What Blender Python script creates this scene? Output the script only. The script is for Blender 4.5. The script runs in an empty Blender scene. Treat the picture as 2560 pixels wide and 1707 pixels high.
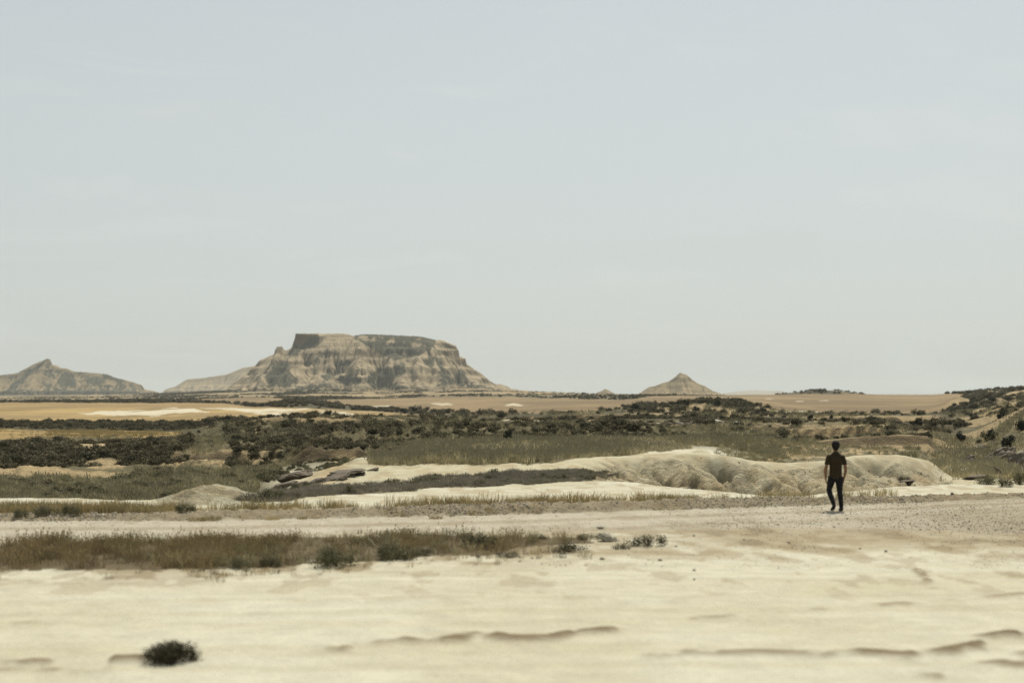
import bpy, math, random
import numpy as np
from mathutils import Vector, Matrix
random.seed(7)
RNG = np.random.default_rng(11)
sc = bpy.context.scene
R = math.radians

# ------------------------------------------------------------------ camera, sky, sun, exposure
CAMZ = 3.06            # camera height above the dirt flat
FPX = 3555.0           # focal length in photo pixels (50 mm on a 36 mm frame, 2560 px wide)
HOR = 985.0            # row of the horizon in the photo
cam_d = bpy.data.cameras.new('camera')
cam = bpy.data.objects.new('camera', cam_d)
sc.collection.objects.link(cam)
cam.location = (0, 0, CAMZ)
cam.rotation_euler = (R(90), 0, 0)
cam_d.sensor_width = 36.0
cam_d.lens = 50.0
cam_d.shift_y = (HOR - 853.5) / 2560.0
cam_d.clip_start = 0.1
cam_d.clip_end = 60000
cam_d.dof.use_dof = True
cam_d.dof.focus_distance = 75.0
cam_d.dof.aperture_fstop = 0.80
sc.camera = cam

SUN_EL, SUN_AZ = 57.0, 18.0        # degrees; azimuth to the right of the view direction
world = bpy.data.worlds.new('World')
sc.world = world
world.use_nodes = True
wn = world.node_tree.nodes; wl = world.node_tree.links
wn.clear()
out = wn.new('ShaderNodeOutputWorld')
bg = wn.new('ShaderNodeBackground'); bg.inputs['Strength'].default_value = 0.10
sky = wn.new('ShaderNodeTexSky'); sky.sky_type = 'NISHITA'
sky.sun_disc = False
sky.sun_elevation = R(SUN_EL); sky.sun_rotation = R(SUN_AZ)
sky.altitude = 300; sky.air_density = 1.0; sky.dust_density = 2.4; sky.ozone_density = 1.0
# thin veil of high cloud: pale grey over the blue, with faint wisps
hs = wn.new('ShaderNodeHueSaturation'); hs.inputs['Saturation'].default_value = 0.55
tc = wn.new('ShaderNodeTexCoord'); mp = wn.new('ShaderNodeMapping')
mp.inputs['Scale'].default_value = (2.2, 2.2, 9.0)
nz = wn.new('ShaderNodeTexNoise'); nz.inputs['Scale'].default_value = 1.6; nz.inputs['Detail'].default_value = 7
nz.inputs['Distortion'].default_value = 1.1
rp = wn.new('ShaderNodeMapRange'); rp.inputs['From Min'].default_value = 0.56; rp.inputs['From Max'].default_value = 0.85
rp.inputs['To Min'].default_value = 0.62; rp.inputs['To Max'].default_value = 0.95
mx = wn.new('ShaderNodeMix'); mx.data_type = 'RGBA'
VEIL = (6.2, 6.68, 6.35, 1)
mx.inputs[7].default_value = VEIL
wl.new(tc.outputs['Generated'], mp.inputs['Vector']); wl.new(mp.outputs['Vector'], nz.inputs['Vector'])
wl.new(nz.outputs['Fac'], rp.inputs['Value'])
sx = wn.new('ShaderNodeSeparateXYZ'); wl.new(tc.outputs['Generated'], sx.inputs[0])
th = wn.new('ShaderNodeMapRange'); th.inputs['From Min'].default_value = 0; th.inputs['From Max'].default_value = 1   # the haze veil thins towards the zenith
th.inputs['To Min'].default_value = 1.16; th.inputs['To Max'].default_value = .3; wl.new(sx.outputs[2], th.inputs['Value'])
mt = wn.new('ShaderNodeMath'); mt.operation = 'MULTIPLY'; mt.use_clamp = True
wl.new(rp.outputs['Result'], mt.inputs[0]); wl.new(th.outputs['Result'], mt.inputs[1]); wl.new(mt.outputs[0], mx.inputs[0])
wl.new(sky.outputs['Color'], hs.inputs['Color']); wl.new(hs.outputs['Color'], mx.inputs[6])
mp2 = wn.new('ShaderNodeMapping'); mp2.inputs['Scale'].default_value = (1.3, 1.3, 7.0); mp2.inputs['Location'].default_value = (3.1, .4, .2)
n2_ = wn.new('ShaderNodeTexNoise'); n2_.inputs['Scale'].default_value = 2.6; n2_.inputs['Detail'].default_value = 8; n2_.inputs['Distortion'].default_value = 1.6
cr = wn.new('ShaderNodeMapRange'); cr.inputs['From Min'].default_value = .56; cr.inputs['From Max'].default_value = .80; cr.inputs['To Max'].default_value = .42
cm = wn.new('ShaderNodeMix'); cm.data_type = 'RGBA'; cm.inputs[7].default_value = (7.3, 7.5, 7.1, 1)
wl.new(tc.outputs['Generated'], mp2.inputs['Vector']); wl.new(mp2.outputs['Vector'], n2_.inputs['Vector']); wl.new(n2_.outputs['Fac'], cr.inputs['Value'])
wl.new(cr.outputs['Result'], cm.inputs[0]); wl.new(mx.outputs[2], cm.inputs[6])
wl.new(cm.outputs[2], bg.inputs['Color']); wl.new(bg.outputs[0], out.inputs['Surface'])

sun_d = bpy.data.lights.new('sun', 'SUN')
sun = bpy.data.objects.new('sun', sun_d); sc.collection.objects.link(sun)
sun_d.energy = 5.0; sun_d.angle = R(0.55); sun_d.color = (1.0, 0.93, 0.80)
sdir = Vector((math.sin(R(SUN_AZ)) * math.cos(R(SUN_EL)), math.cos(R(SUN_AZ)) * math.cos(R(SUN_EL)), math.sin(R(SUN_EL))))
sun.rotation_euler = sdir.to_track_quat('Z', 'Y').to_euler()
sun.location = (20, 0, 60)

vs = sc.view_settings
vs.view_transform = 'Standard'; vs.look = 'None'; vs.exposure = 0.0; vs.gamma = 1.0; vs.use_curve_mapping = False
sc.cycles.max_bounces = 4; sc.cycles.diffuse_bounces = 2; sc.cycles.glossy_bounces = 1
sc.cycles.transparent_max_bounces = 4; sc.cycles.volume_bounces = 0
sc.cycles.use_denoising = True; sc.cycles.denoiser = 'OPENIMAGEDENOISE'; sc.cycles.denoising_prefilter = 'NONE'; sc.cycles.denoising_input_passes = 'RGB_ALBEDO_NORMAL'
sc.cycles.sample_clamp_indirect = 2.0

# ------------------------------------------------------------------ helpers
def col_of(o): sc.collection.objects.link(o); return o
def tag(o, label=None, cat=None, group=None, kind=None):
    if label: o['label'] = label
    if cat: o['category'] = cat
    if group: o['group'] = group
    if kind: o['kind'] = kind
    return o
def np_mesh(name, co, faces, cols=None, smooth=True):
    """faces: (n,3) or (n,4) int array"""
    me = bpy.data.meshes.new(name)
    co = np.ascontiguousarray(co, dtype=np.float32); faces = np.ascontiguousarray(faces, dtype=np.int32)
    n, k = faces.shape
    me.vertices.add(len(co)); me.vertices.foreach_set('co', co.ravel())
    me.loops.add(n * k); me.loops.foreach_set('vertex_index', faces.ravel())
    me.polygons.add(n)
    me.polygons.foreach_set('loop_start', np.arange(0, n * k, k, dtype=np.int32))
    me.polygons.foreach_set('loop_total', np.full(n, k, dtype=np.int32))
    me.polygons.foreach_set('use_smooth', np.full(n, smooth, dtype=bool))
    me.update(calc_edges=True)
    if cols is not None:
        at = me.color_attributes.new('Col', 'FLOAT_COLOR', 'POINT')
        c = np.ones((len(co), 4), dtype=np.float32); c[:, :3] = cols
        at.data.foreach_set('color', c.ravel())
    return me
def _hash(ix, iy, seed):
    h = (ix.astype(np.int64) * 374761393 + iy.astype(np.int64) * 668265263 + seed * 974634777) & 0xffffffff
    h = ((h ^ (h >> 13)) * 1274126177) & 0xffffffff
    return ((h ^ (h >> 16)) & 0xffff) / 65535.0
def vnoise(x, y, seed=0):
    x0 = np.floor(x); y0 = np.floor(y); fx = x - x0; fy = y - y0
    fx = fx * fx * fx * (fx * (fx * 6 - 15) + 10); fy = fy * fy * fy * (fy * (fy * 6 - 15) + 10)
    a = _hash(x0, y0, seed); b = _hash(x0 + 1, y0, seed); c = _hash(x0, y0 + 1, seed); d = _hash(x0 + 1, y0 + 1, seed)
    return (a * (1 - fx) + b * fx) * (1 - fy) + (c * (1 - fx) + d * fx) * fy
def fbm(x, y, seed=0, octv=4, gain=0.5):
    x = np.asarray(x, float); y = np.asarray(y, float)
    s = 0; a = 1; t = 0
    for i in range(octv):
        s = s + a * vnoise(x, y, seed + i * 17); t += a; a *= gain
        x, y = x * 1.62 + y * 1.18 + 3.1, y * 1.62 - x * 1.18 + 7.7
    return s / t
def ridged(x, y, seed=0, octv=4):
    s = 0; a = 1; t = 0
    for i in range(octv):
        s = s + a * (1 - np.abs(2 * vnoise(x, y, seed + i * 13) - 1)); t += a; a *= .5
        x, y = x * 2.03 + 5.2, y * 2.03 + 1.7
    return s / t
def sstep(a, b, x):
    t = np.clip((x - a) / (b - a), 0, 1); return t * t * (3 - 2 * t)
def in_poly(px, py, poly):
    poly = np.array(poly, float); inside = np.zeros(px.shape, bool)
    x1, y1 = poly[-1]
    for x2, y2 in poly:
        c = ((y1 > py) != (y2 > py)) & (px < (x2 - x1) * (py - y1) / (y2 - y1 + 1e-12) + x1)
        inside ^= c; x1, y1 = x2, y2
    return inside
def erode(h, K, iters, diff=0.05, fixed=None):
    """stream-power erosion on a grid (h in cell units of height); K per-cell rate"""
    ny, nx = h.shape; N = ny * nx
    idx = np.arange(N).reshape(ny, nx)
    Kf = K.ravel()
    for it in range(iters):
        best = np.zeros((ny, nx)); rec = idx.copy(); dist = np.ones((ny, nx))
        for dy in (-1, 0, 1):
            for dx in (-1, 0, 1):
                if dy == 0 and dx == 0: continue
                L = math.hypot(dx, dy)
                ys = slice(max(0, -dy), ny - max(0, dy)); xs = slice(max(0, -dx), nx - max(0, dx))
                yn = slice(max(0, dy), ny + min(0, dy)); xn = slice(max(0, dx), nx + min(0, dx))
                s = (h[ys, xs] - h[yn, xn]) / L
                m = s > best[ys, xs]
                best[ys, xs] = np.where(m, s, best[ys, xs]); rec[ys, xs] = np.where(m, idx[yn, xn], rec[ys, xs])
                dist[ys, xs] = np.where(m, L, dist[ys, xs])
        order = np.argsort(-h.ravel(), kind='stable').tolist(); r = rec.ravel().tolist()
        A = [1.0] * N
        for i in order:
            j = r[i]
            if j != i: A[j] += A[i]
        F = (Kf * np.sqrt(np.array(A)) / dist.ravel()).tolist()
        hh = h.ravel().tolist()
        for i in reversed(order):
            j = r[i]
            if j != i:
                f = F[i]; hh[i] = (hh[i] + f * hh[j]) / (1 + f)
        h2 = np.array(hh).reshape(ny, nx)
        p = np.pad(h2, 1, mode='edge')
        h2 = h2 + diff * (p[:-2, 1:-1] + p[2:, 1:-1] + p[1:-1, :-2] + p[1:-1, 2:] - 4 * h2) * (K > 0)
        if fixed is not None: h2 = np.where(fixed, h, h2)
        h = h2
    return h, np.array(A).reshape(ny, nx)

# ---- materials
def mat_surface(name, scale, bump, var=0.18, rough=0.95, fine=None):
    """vertex colour (soil kind) times procedural grain, with bumped relief"""
    m = bpy.data.materials.new(name); m.use_nodes = True
    n = m.node_tree.nodes; l = m.node_tree.links
    b = n['Principled BSDF']; b.inputs['Roughness'].default_value = rough
    b.inputs['Specular IOR Level'].default_value = 0.15
    a = n.new('ShaderNodeAttribute'); a.attribute_name = 'Col'
    t = n.new('ShaderNodeTexCoord')
    n1 = n.new('ShaderNodeTexNoise'); n1.inputs['Scale'].default_value = scale; n1.inputs['Detail'].default_value = 8; n1.inputs['Roughness'].default_value = .62
    n2 = n.new('ShaderNodeTexNoise'); n2.inputs['Scale'].default_value = fine or scale * 9; n2.inputs['Detail'].default_value = 5; n2.inputs['Roughness'].default_value = .7
    for q in (n1, n2): l.new(t.outputs['Object'], q.inputs['Vector'])
    def rng(src, lo, hi):
        r = n.new('ShaderNodeMapRange'); r.inputs['From Min'].default_value = .28; r.inputs['From Max'].default_value = .72
        r.inputs['To Min'].default_value = lo; r.inputs['To Max'].default_value = hi
        l.new(src, r.inputs['Value']); return r.outputs['Result']
    mu = n.new('ShaderNodeMath'); mu.operation = 'MULTIPLY'
    l.new(rng(n1.outputs['Fac'], 1 - var, 1 + var), mu.inputs[0]); l.new(rng(n2.outputs['Fac'], 1 - var, 1 + var), mu.inputs[1])
    vm = n.new('ShaderNodeVectorMath'); vm.operation = 'SCALE'
    l.new(a.outputs['Color'], vm.inputs[0]); l.new(mu.outputs[0], vm.inputs['Scale'])
    l.new(vm.outputs[0], b.inputs['Base Color'])
    ad = n.new('ShaderNodeMath'); ad.operation = 'MULTIPLY_ADD'; ad.inputs[1].default_value = 0.35
    l.new(n2.outputs['Fac'], ad.inputs[0]); l.new(n1.outputs['Fac'], ad.inputs[2])
    bp = n.new('ShaderNodeBump'); bp.inputs['Strength'].default_value = 1.0; bp.inputs['Distance'].default_value = bump
    l.new(ad.outputs[0], bp.inputs['Height']); l.new(bp.outputs[0], b.inputs['Normal'])
    return m
def mat_plant(name, colA, colB, colC=None, patch=0.15, trans=0.25):
    """leaf/blade: colour varies by plant (random) and by patches of ground; slightly translucent"""
    m = bpy.data.materials.new(name); m.use_nodes = True
    n = m.node_tree.nodes; l = m.node_tree.links
    b = n['Principled BSDF']; b.inputs['Roughness'].default_value = .8; b.inputs['Specular IOR Level'].default_value = .15
    oi = n.new('ShaderNodeObjectInfo')
    nz = n.new('ShaderNodeTexNoise'); nz.inputs['Scale'].default_value = patch; nz.inputs['Detail'].default_value = 3
    l.new(oi.outputs['Location'], nz.inputs['Vector'])
    m1 = n.new('ShaderNodeMapRange'); m1.inputs['From Min'].default_value = .35; m1.inputs['From Max'].default_value = .65
    l.new(nz.outputs['Fac'], m1.inputs['Value'])
    r = n.new('ShaderNodeMix'); r.data_type = 'RGBA'; r.inputs[6].default_value = (*colA, 1); r.inputs[7].default_value = (*colB, 1)
    l.new(m1.outputs['Result'], r.inputs[0])
    r2 = n.new('ShaderNodeMix'); r2.data_type = 'RGBA'; r2.inputs[7].default_value = (*(colC or colB), 1)
    p = n.new('ShaderNodeMath'); p.operation = 'POWER'; p.inputs[1].default_value = 2.0
    l.new(oi.outputs['Random'], p.inputs[0]); l.new(p.outputs[0], r2.inputs[0]); l.new(r.outputs[2], r2.inputs[6])
    l.new(r2.outputs[2], b.inputs['Base Color'])
    if trans:
        tr = n.new('ShaderNodeBsdfTranslucent'); l.new(r2.outputs[2], tr.inputs['Color'])
        ms = n.new('ShaderNodeMixShader'); ms.inputs[0].default_value = trans
        l.new(b.outputs[0], ms.inputs[1]); l.new(tr.outputs[0], ms.inputs[2])
        l.new(ms.outputs[0], n['Material Output'].inputs['Surface'])
    return m
def mat_plain(name, c, rough=.85, scale=12, var=.25, bump=0.01, spec=.2):
    m = bpy.data.materials.new(name); m.use_nodes = True
    n = m.node_tree.nodes; l = m.node_tree.links
    b = n['Principled BSDF']; b.inputs['Roughness'].default_value = rough; b.inputs['Specular IOR Level'].default_value = spec
    t = n.new('ShaderNodeTexCoord'); z = n.new('ShaderNodeTexNoise'); z.inputs['Scale'].default_value = scale; z.inputs['Detail'].default_value = 6
    l.new(t.outputs['Object'], z.inputs['Vector'])
    r = n.new('ShaderNodeMix'); r.data_type = 'RGBA'
    r.inputs[6].default_value = (*[v * (1 - var) for v in c], 1); r.inputs[7].default_value = (*[min(1, v * (1 + var)) for v in c], 1)
    l.new(z.outputs['Fac'], r.inputs[0]); l.new(r.outputs[2], b.inputs['Base Color'])
    bp = n.new('ShaderNodeBump'); bp.inputs['Distance'].default_value = bump
    l.new(z.outputs['Fac'], bp.inputs['Height']); l.new(bp.outputs[0], b.inputs['Normal'])
    return m

PALE = np.array((.460, .442, .345)); PALE2 = np.array((.375, .345, .235)); DKBROWN = np.array((.16, .120, .065))
ROADC = np.array((.345, .315, .245)); GRAV = np.array((.155, .127, .080)); OCHRE = np.array((.245, .195, .112))
WHEAT = np.array((.27, .195, .082)); WHITE = np.array((.46, .42, .31)); BROWNF = np.array((.185, .135, .070))
OLIVE = np.array((.075, .065, .033)); SCRUB = np.array((.060, .054, .028)); CLIFF = np.array((.105, .080, .045)); BAD = np.array((.285, .220, .120))

# ------------------------------------------------------------------ the land: height profile as stations of distance
XK = np.arange(0, 2561, 20.0)
def X(*pts):
    p = np.array(pts, float); return np.interp(XK, p[:, 0], p[:, 1])
def zy(y, d): return CAMZ - (y - HOR) * d / FPX
one = np.ones_like(XK)
K1 = CAMZ * FPX / (X((0,1302),(430,1302),(860,1294),(1300,1285),(1700,1273),(2100,1262),(2560,1243)) - HOR)
K4 = CAMZ * FPX / (X((0,1245),(200,1243),(300,1250),(380,1253),(450,1251),(560,1245),(640,1240),(900,1228),(1200,1212),(1450,1200),(1600,1206),(1750,1222),(1900,1238),(2000,1238),(2100,1228),(2200,1218),(2350,1212),(2560,1216)) - HOR)
ST = [(1*one, 0*one), (23*one, 0*one), (30*one, 0*one), (K1, 0*one),
 (K1+.8, X((0,.07),(860,.16),(1300,.22),(2000,.18),(2300,.10),(2560,.05))),
 (K1+2.6, .02*one), (K4, 0*one)]
def S(d, *pts, y=False):
    D = d * one; v = X(*pts); ST.append((D, zy(v, D) if y else v))
ST.append((K4+3, X((0,-1.5),(560,-1.5),(650,-.7),(740,-.25),(850,-.05),(1500,-.08),(1650,-.35),(1800,-.9),(1950,-1.15),(2050,-1.1),(2150,-.6),(2350,-.3),(2560,-.3))))
S(63, (0,-1.8),(560,-1.8),(640,-1.2),(700,-.8),(800,-.25),(860,0),(1000,.05),(1400,.1),(1560,.2),(1730,.5),(1850,.25),(1960,0),(2050,.12),(2130,.38),(2250,.45),(2330,.25),(2370,-.5),(2450,-.6),(2560,-.7))
S(78, (0,-1.9),(720,-1.9),(800,-1.5),(860,-1.0),(1000,-.3),(1200,0),(1400,-.1),(1600,-.2),(1730,-.6),(1850,-1.2),(2000,-1.2),(2130,-1.0),(2250,-.9),(2330,-1.2),(2380,-1.6),(2560,-1.6))
S(100, (0,-2.2),(500,-2.2),(700,-2.0),(800,-1.7),(950,-1.7),(1000,-1.0),(1100,-.5),(1300,-.17),(1700,-.17),(1900,-.35),(2050,-.8),(2200,-.95),(2300,-.95),(2340,-1.45),(2460,-1.4),(2560,-.8))
S(100.7, (0,-2.2),(380,-2.1),(430,-1.95),(600,-1.95),(690,-1.95),(740,-1.2),(770,-.72),(870,-.85),(960,-1.0),(1000,-.85),(1100,-.45),(1300,-.17),(1700,-.17),(1900,-.35),(2050,-.8),(2200,-.95),(2300,-.95),(2340,-1.45),(2460,-1.4),(2560,-.7))
S(110.2, (0,-2.25),(380,-2.1),(430,-1.75),(500,-1.6),(600,-1.65),(690,-1.8),(740,-1.2),(800,-.72),(960,-.8),(1100,-.5),(1300,-.35),(1700,-.3),(1900,-.5),(2060,-.8),(2200,-.88),(2320,-.88),(2345,-1.6),(2450,-1.5),(2500,-.7),(2560,.4))
S(111.0, (0,-2.2),(380,-2.1),(430,-1.2),(600,-1.2),(690,-1.2),(800,-.75),(960,-.8),(1100,-.5),(1300,-.35),(1700,-.3),(1900,-.5),(2060,-.45),(2200,-.2),(2320,-.25),(2345,-1.6),(2450,-1.5),(2500,-.6),(2560,.6))
S(145, (0,-2.25),(300,-2.3),(440,-2.0),(560,-1.2),(700,-1.1),(950,-1.05),(1100,-.9),(1300,-1.0),(1500,-.85),(1700,-.75),(1900,-1.0),(2100,-.8),(2200,-.9),(2330,-1.95),(2430,-1.6),(2500,-.4),(2560,1.3))
S(165, (0,-2.5),(400,-2.6),(560,-1.5),(640,-1.4),(930,-1.4),(1100,-1.5),(1300,-1.5),(1560,-1.5),(1700,-1.3),(1900,-1.4),(2150,-1.4),(2340,-2),(2430,-1.6),(2560,1.6))
S(165.9, (0,-2.5),(400,-2.6),(560,-1.5),(620,-1.3),(660,-.62),(930,-.72),(960,-1.3),(1100,-1.5),(1250,-1.1),(1560,-1.0),(1620,-1.4),(1900,-1.4),(2150,-1.4),(2340,-2),(2430,-1.6),(2560,1.6))
S(210, (0,1082),(430,1084),(560,1068),(700,1057),(930,1060),(1100,1062),(1300,1060),(1600,1062),(1800,1065),(2100,1065),(2330,1068),(2450,1050),(2560,1015), y=True)
S(245, (0,1067),(440,1070),(560,1062),(700,1055),(930,1058),(1100,1060),(1250,1056),(1500,1052),(1600,1052),(2000,1056),(2300,1056),(2450,1042),(2560,1010), y=True)
S(330, (0,1049),(600,1052),(900,1055),(1200,1058),(1300,1048),(1450,1040),(1600,1042),(1800,1040),(2000,1044),(2200,1046),(2350,1041),(2450,1030),(2560,1003), y=True)
S(362, (0,1041),(600,1043),(900,1049),(1200,1048),(1350,1038),(1430,1037),(1480,1030),(1560,1024),(1650,1013),(1740,1006),(1800,1001),(1850,1006),(1900,1017),(1960,1029),(2060,1040),(2150,1048),(2200,1046),(2350,1040),(2450,1024),(2560,994), y=True)
S(400, (0,1033),(600,1035),(900,1042),(1100,1046),(1200,1042),(1350,1031),(1500,1026),(1800,1035),(2000,1040),(2200,1043),(2300,1040),(2400,1030),(2450,1017),(2560,984), y=True)
S(520, (0,1019),(300,1017),(600,1021),(900,1030),(1100,1034),(1250,1032),(1350,1022),(1500,1018),(1800,1020),(2000,1030),(2250,1030),(2330,1020),(2400,1008),(2450,1000),(2560,974), y=True)
S(800, (0,1006),(300,1006),(600,1010),(900,1012),(1100,1015),(1300,1010),(1500,1005),(1650,1000),(1800,998),(2000,999),(2200,1001),(2330,1001),(2400,987),(2450,981),(2560,971), y=True)
S(1100, (0,1005),(400,1001),(600,997),(900,998),(1200,993),(1400,993),(1600,989),(1800,988),(1950,987),(2100,986),(2200,987),(2330,988),(2360,984),(2450,979),(2560,975), y=True)
S(1500, (0,1000),(300,998),(600,992),(900,989),(1200,986),(1350,984),(1600,987),(1750,990),(2560,992), y=True)
S(2100, (0,995),(300,993),(450,986),(600,980),(900,977),(1100,976),(1250,975),(1350,980),(1450,983),(1600,987),(1800,990),(2560,991), y=True)
S(2400, (0,993),(300,988),(400,982),(600,976),(900,974),(1200,970),(1300,976),(1450,984),(1800,989),(2560,991), y=True)
S(4000, (0,987),(300,986),(420,984),(1300,986),(2560,988), y=True)
S(16500, (0,986),(2560,986), y=True)
DK = np.array([s[0] for s in ST]); ZK = np.array([s[1] for s in ST])      # stations x columns

fine_a = np.radians(np.arange(-24, 24.001, 0.070))
side = np.radians(np.concatenate([np.linspace(25, 45, 12), np.linspace(50, 180, 22)]))
ANG = np.concatenate([-side[::-1], fine_a, side])
RAD = np.concatenate([np.array([.6, 3, 6, 9]), np.arange(12, 30, .18), np.arange(30, 82, .13), np.arange(82, 125, .36), np.arange(125, 260, .6), np.arange(260, 560, 3), np.arange(560, 1200, 8), 1200 * 1.034 ** np.arange(0, 79)])
AA, RR = np.meshgrid(ANG, RAD, indexing='xy')               # rows = radius
GX = RR * np.sin(AA); GY = RR * np.cos(AA)
Dd = RR * np.cos(np.minimum(np.abs(AA), R(45)))
PX = 1280 + FPX * np.clip(np.tan(np.clip(AA, -R(60), R(60))), -.50, .50)
H = np.zeros_like(RR)
for j in range(len(ANG)):
    px = np.clip(PX[0, j], 0, 2560)
    k = px / 20.0; k0 = min(int(k), len(XK) - 2); f = k - k0
    dk = DK[:, k0] * (1 - f) + DK[:, k0 + 1] * f; zk = ZK[:, k0] * (1 - f) + ZK[:, k0 + 1] * f
    H[:, j] = np.interp(Dd[:, j], dk, zk)
K1v = np.interp(PX, XK, K1); K4v = np.interp(PX, XK, K4)

def bump(cx, d, wx, wd, h, p=2.0):
    """mound centred at photo column cx and distance d; wx px half width, wd m half depth"""
    global H
    q = (np.abs(PX - cx) / wx) ** p + (np.abs(Dd - d) / wd) ** p
    H = H + h * np.exp(-q * 1.6)
bump(505, 41.3, 100, 1.6, .34, 2.4); bump(560, 41.6, 70, 1.3, .14); bump(440, 41.5, 60, 1.3, .08); bump(650, 41.8, 110, 1.5, .10)
mnd = np.exp(-((PX - 510) / 125) ** 4 - ((Dd - 41.2) / 2.2) ** 4); H += mnd * ((fbm(GX / .6, GY / .6, 112, 4) - .5) * .22 - (1 - np.abs(2 * vnoise(GX / .8, GY / 3, 113) - 1)) ** 4 * .07)
bump(1755, 69, 30, 1.6, .42, 2.6); bump(1690, 69, 45, 2.0, .12)
bump(2140, 62, 60, 3, .25); bump(2455, 52, 60, 1.5, .25); bump(2400, 56, 30, 1.5, .2); bump(2520, 54, 60, 1.5, .18)
bump(905, 70, 60, 3, .3)
bump(160, 92, 60, 3, .45); bump(60, 90, 80, 4, .5); bump(270, 110, 45, 5, .35)
bump(740, 560, 90, 40, 2.6); bump(2060, 1130, 110, 40, 3.3, 2.8); bump(1265, 620, 45, 10, 1.0)
bump(2290, 420, 45, 20, 1.2); bump(2390, 520, 50, 20, 2.5); bump(2470, 430, 50, 20, 2.2)
bump(800, 1500, 90, 100, 2.4); bump(800, 1900, 80, 100, 6)
bump(560, 1400, 60, 60, 2); bump(1380, 1250, 90, 60, 1.5); bump(640, 1300, 120, 60, 1.3)

# relief noise by distance
n_big = fbm(GX / 9, GY / 9, 3, 4) - .5; n_mid = fbm(GX / 1.7, GY / 1.7, 5, 4) - .5
n_small = fbm(GX / .45, GY / .45, 9, 3) - .5
flat = sstep(K4v - 1.0, K4v + 2.5, Dd)
H += n_small * .018 * (1 - sstep(33, 60, Dd)) * sstep(14, 22, Dd) + n_mid * .035 * (1 - flat) * (1 + 1.2 * sstep(38, 42, Dd)) + n_mid * .22 * flat * (1 - sstep(300, 600, Dd)) + n_big * .35 * flat * (1 - sstep(600, 900, Dd))
bankn = fbm(GX / 26 + 4, GY / 15, 22, 3); bankz = sstep(112, 122, Dd) * (1 - sstep(300, 330, Dd)) * sstep(430, 600, PX) * (1 - sstep(2330, 2420, PX)) * (1 - (1 - sstep(760, 860, PX)) * (1 - sstep(140, 152, Dd)))
H += bankz * (1.15 * sstep(.475, .505, bankn) - .45 + 1.2 * (bankn - .5)) 
H += (fbm(GX / 22, GY / 7, 24, 3) - .5) * .8 * sstep(66, 110, Dd) * (1 - sstep(260, 330, Dd))
H += (fbm(GX / .9, GY / .9, 26, 4) - .5) * .30 * sstep(K4v + 2, K4v + 6, Dd) * (1 - sstep(74, 80, Dd)) * sstep(690, 760, PX) * (1 - sstep(900, 1100, PX) * .75)
H += (fbm(GX / 60, GY / 60, 21, 4) - .5) * 1.6 * sstep(130, 260, Dd) * (1 - sstep(300, 330, Dd) * .7)
H += (ridged(GX / 30, GY / 55, 23, 4) - .6) * 2.5 * sstep(1300, 1600, Dd)
# rocky knobbly strip of the gravel berm
berm = sstep(K1v - .15, K1v + .15, Dd) * (1 - sstep(K1v + 1.25, K1v + 1.7, Dd))
H += berm * (fbm(GX / .22, GY / .22, 31, 3) - .5) * .16
# hill on the right and the far right slope: gullied flanks
hill = sstep(2340, 2480, PX) * sstep(120, 220, Dd) * (1 - sstep(1000, 1200, Dd))
H += hill * (ridged(GX / 26, GY / 60, 41, 4) - .68) * (1.2 + Dd * .006)
hl2 = np.exp(-((PX - 1790) / 220) ** 2 - ((Dd - 350) / 35) ** 2)
H += hl2 * (ridged(GX / 14, GY / 22, 43, 4) - .6) * 1.6
# near ground: shallow rain-cut steps and lumps that read as soft brown streaks
rills = [([(860,1622),(940,1612),(1000,1603),(1060,1614),(1120,1606),(1190,1586),(1230,1592),(1300,1600),(1370,1597),(1420,1588),(1560,1572)], .10, .20),
 ([(1640,1640),(1760,1634),(1900,1630),(2030,1632)], .05, .2), ([(2090,1640),(2160,1632),(2260,1640),(2340,1636),(2420,1620),(2480,1600),(2560,1580)], .10, .22),
 ([(1740,1545),(1900,1535),(2100,1520),(2260,1510),(2420,1496),(2560,1484)], .045, .14), ([(2282,1414),(2300,1432),(2318,1452),(2330,1475)], .05, .07),
 ([(2455,1405),(2490,1420),(2530,1436),(2570,1442)], .05, .10), ([(0,1668),(80,1662),(180,1668),(260,1652),(330,1650)], .10, .28), ([(900,1700),(1050,1692),(1200,1692),(1330,1702)], .02, .2),
 ([(0,1560),(200,1548),(420,1545)], .03, .2), ([(0,1462),(300,1455),(700,1442),(1000,1432)], .025, .12), ([(2380,1690),(2500,1670),(2600,1640)], .06, .3)]
rillmask = np.zeros_like(H)
nearsel = Dd < 30
def world_of(px, y, z=0.0):
    d = (CAMZ - z) * FPX / (y - HOR); return ((px - 1280) / FPX * d, d)
gx = GX[nearsel]; gy = GY[nearsel]; hv = np.zeros_like(gx); rm = np.zeros_like(gx)
for pts, hh, w in rills:
    W = [world_of(*p) for p in pts]; best = np.full(gx.shape, 1e9)
    for (x1, y1), (x2, y2) in zip(W[:-1], W[1:]):
        ux, uy = x2 - x1, y2 - y1; L2 = ux * ux + uy * uy
        t = np.clip(((gx - x1) * ux + (gy - y1) * uy) / L2, 0, 1)
        best = np.minimum(best, np.hypot(gx - x1 - t * ux, gy - y1 - t * uy))
    best = best + (fbm(gx / .5, gy / .5, 77, 3) - .5) * .18
    e = np.exp(-(best / w) ** 2); lump = sstep(.40, .62, fbm(gx / .55, gy / .4, 71, 3))
    hv += e * hh * .55 * (.1 + 1.1 * lump); rm = np.maximum(rm, np.exp(-(best / (w * 1.3)) ** 2) * (.30 + .70 * lump) * min(1, hh / .07))
H[nearsel] += hv; rillmask[nearsel] = rm

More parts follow.
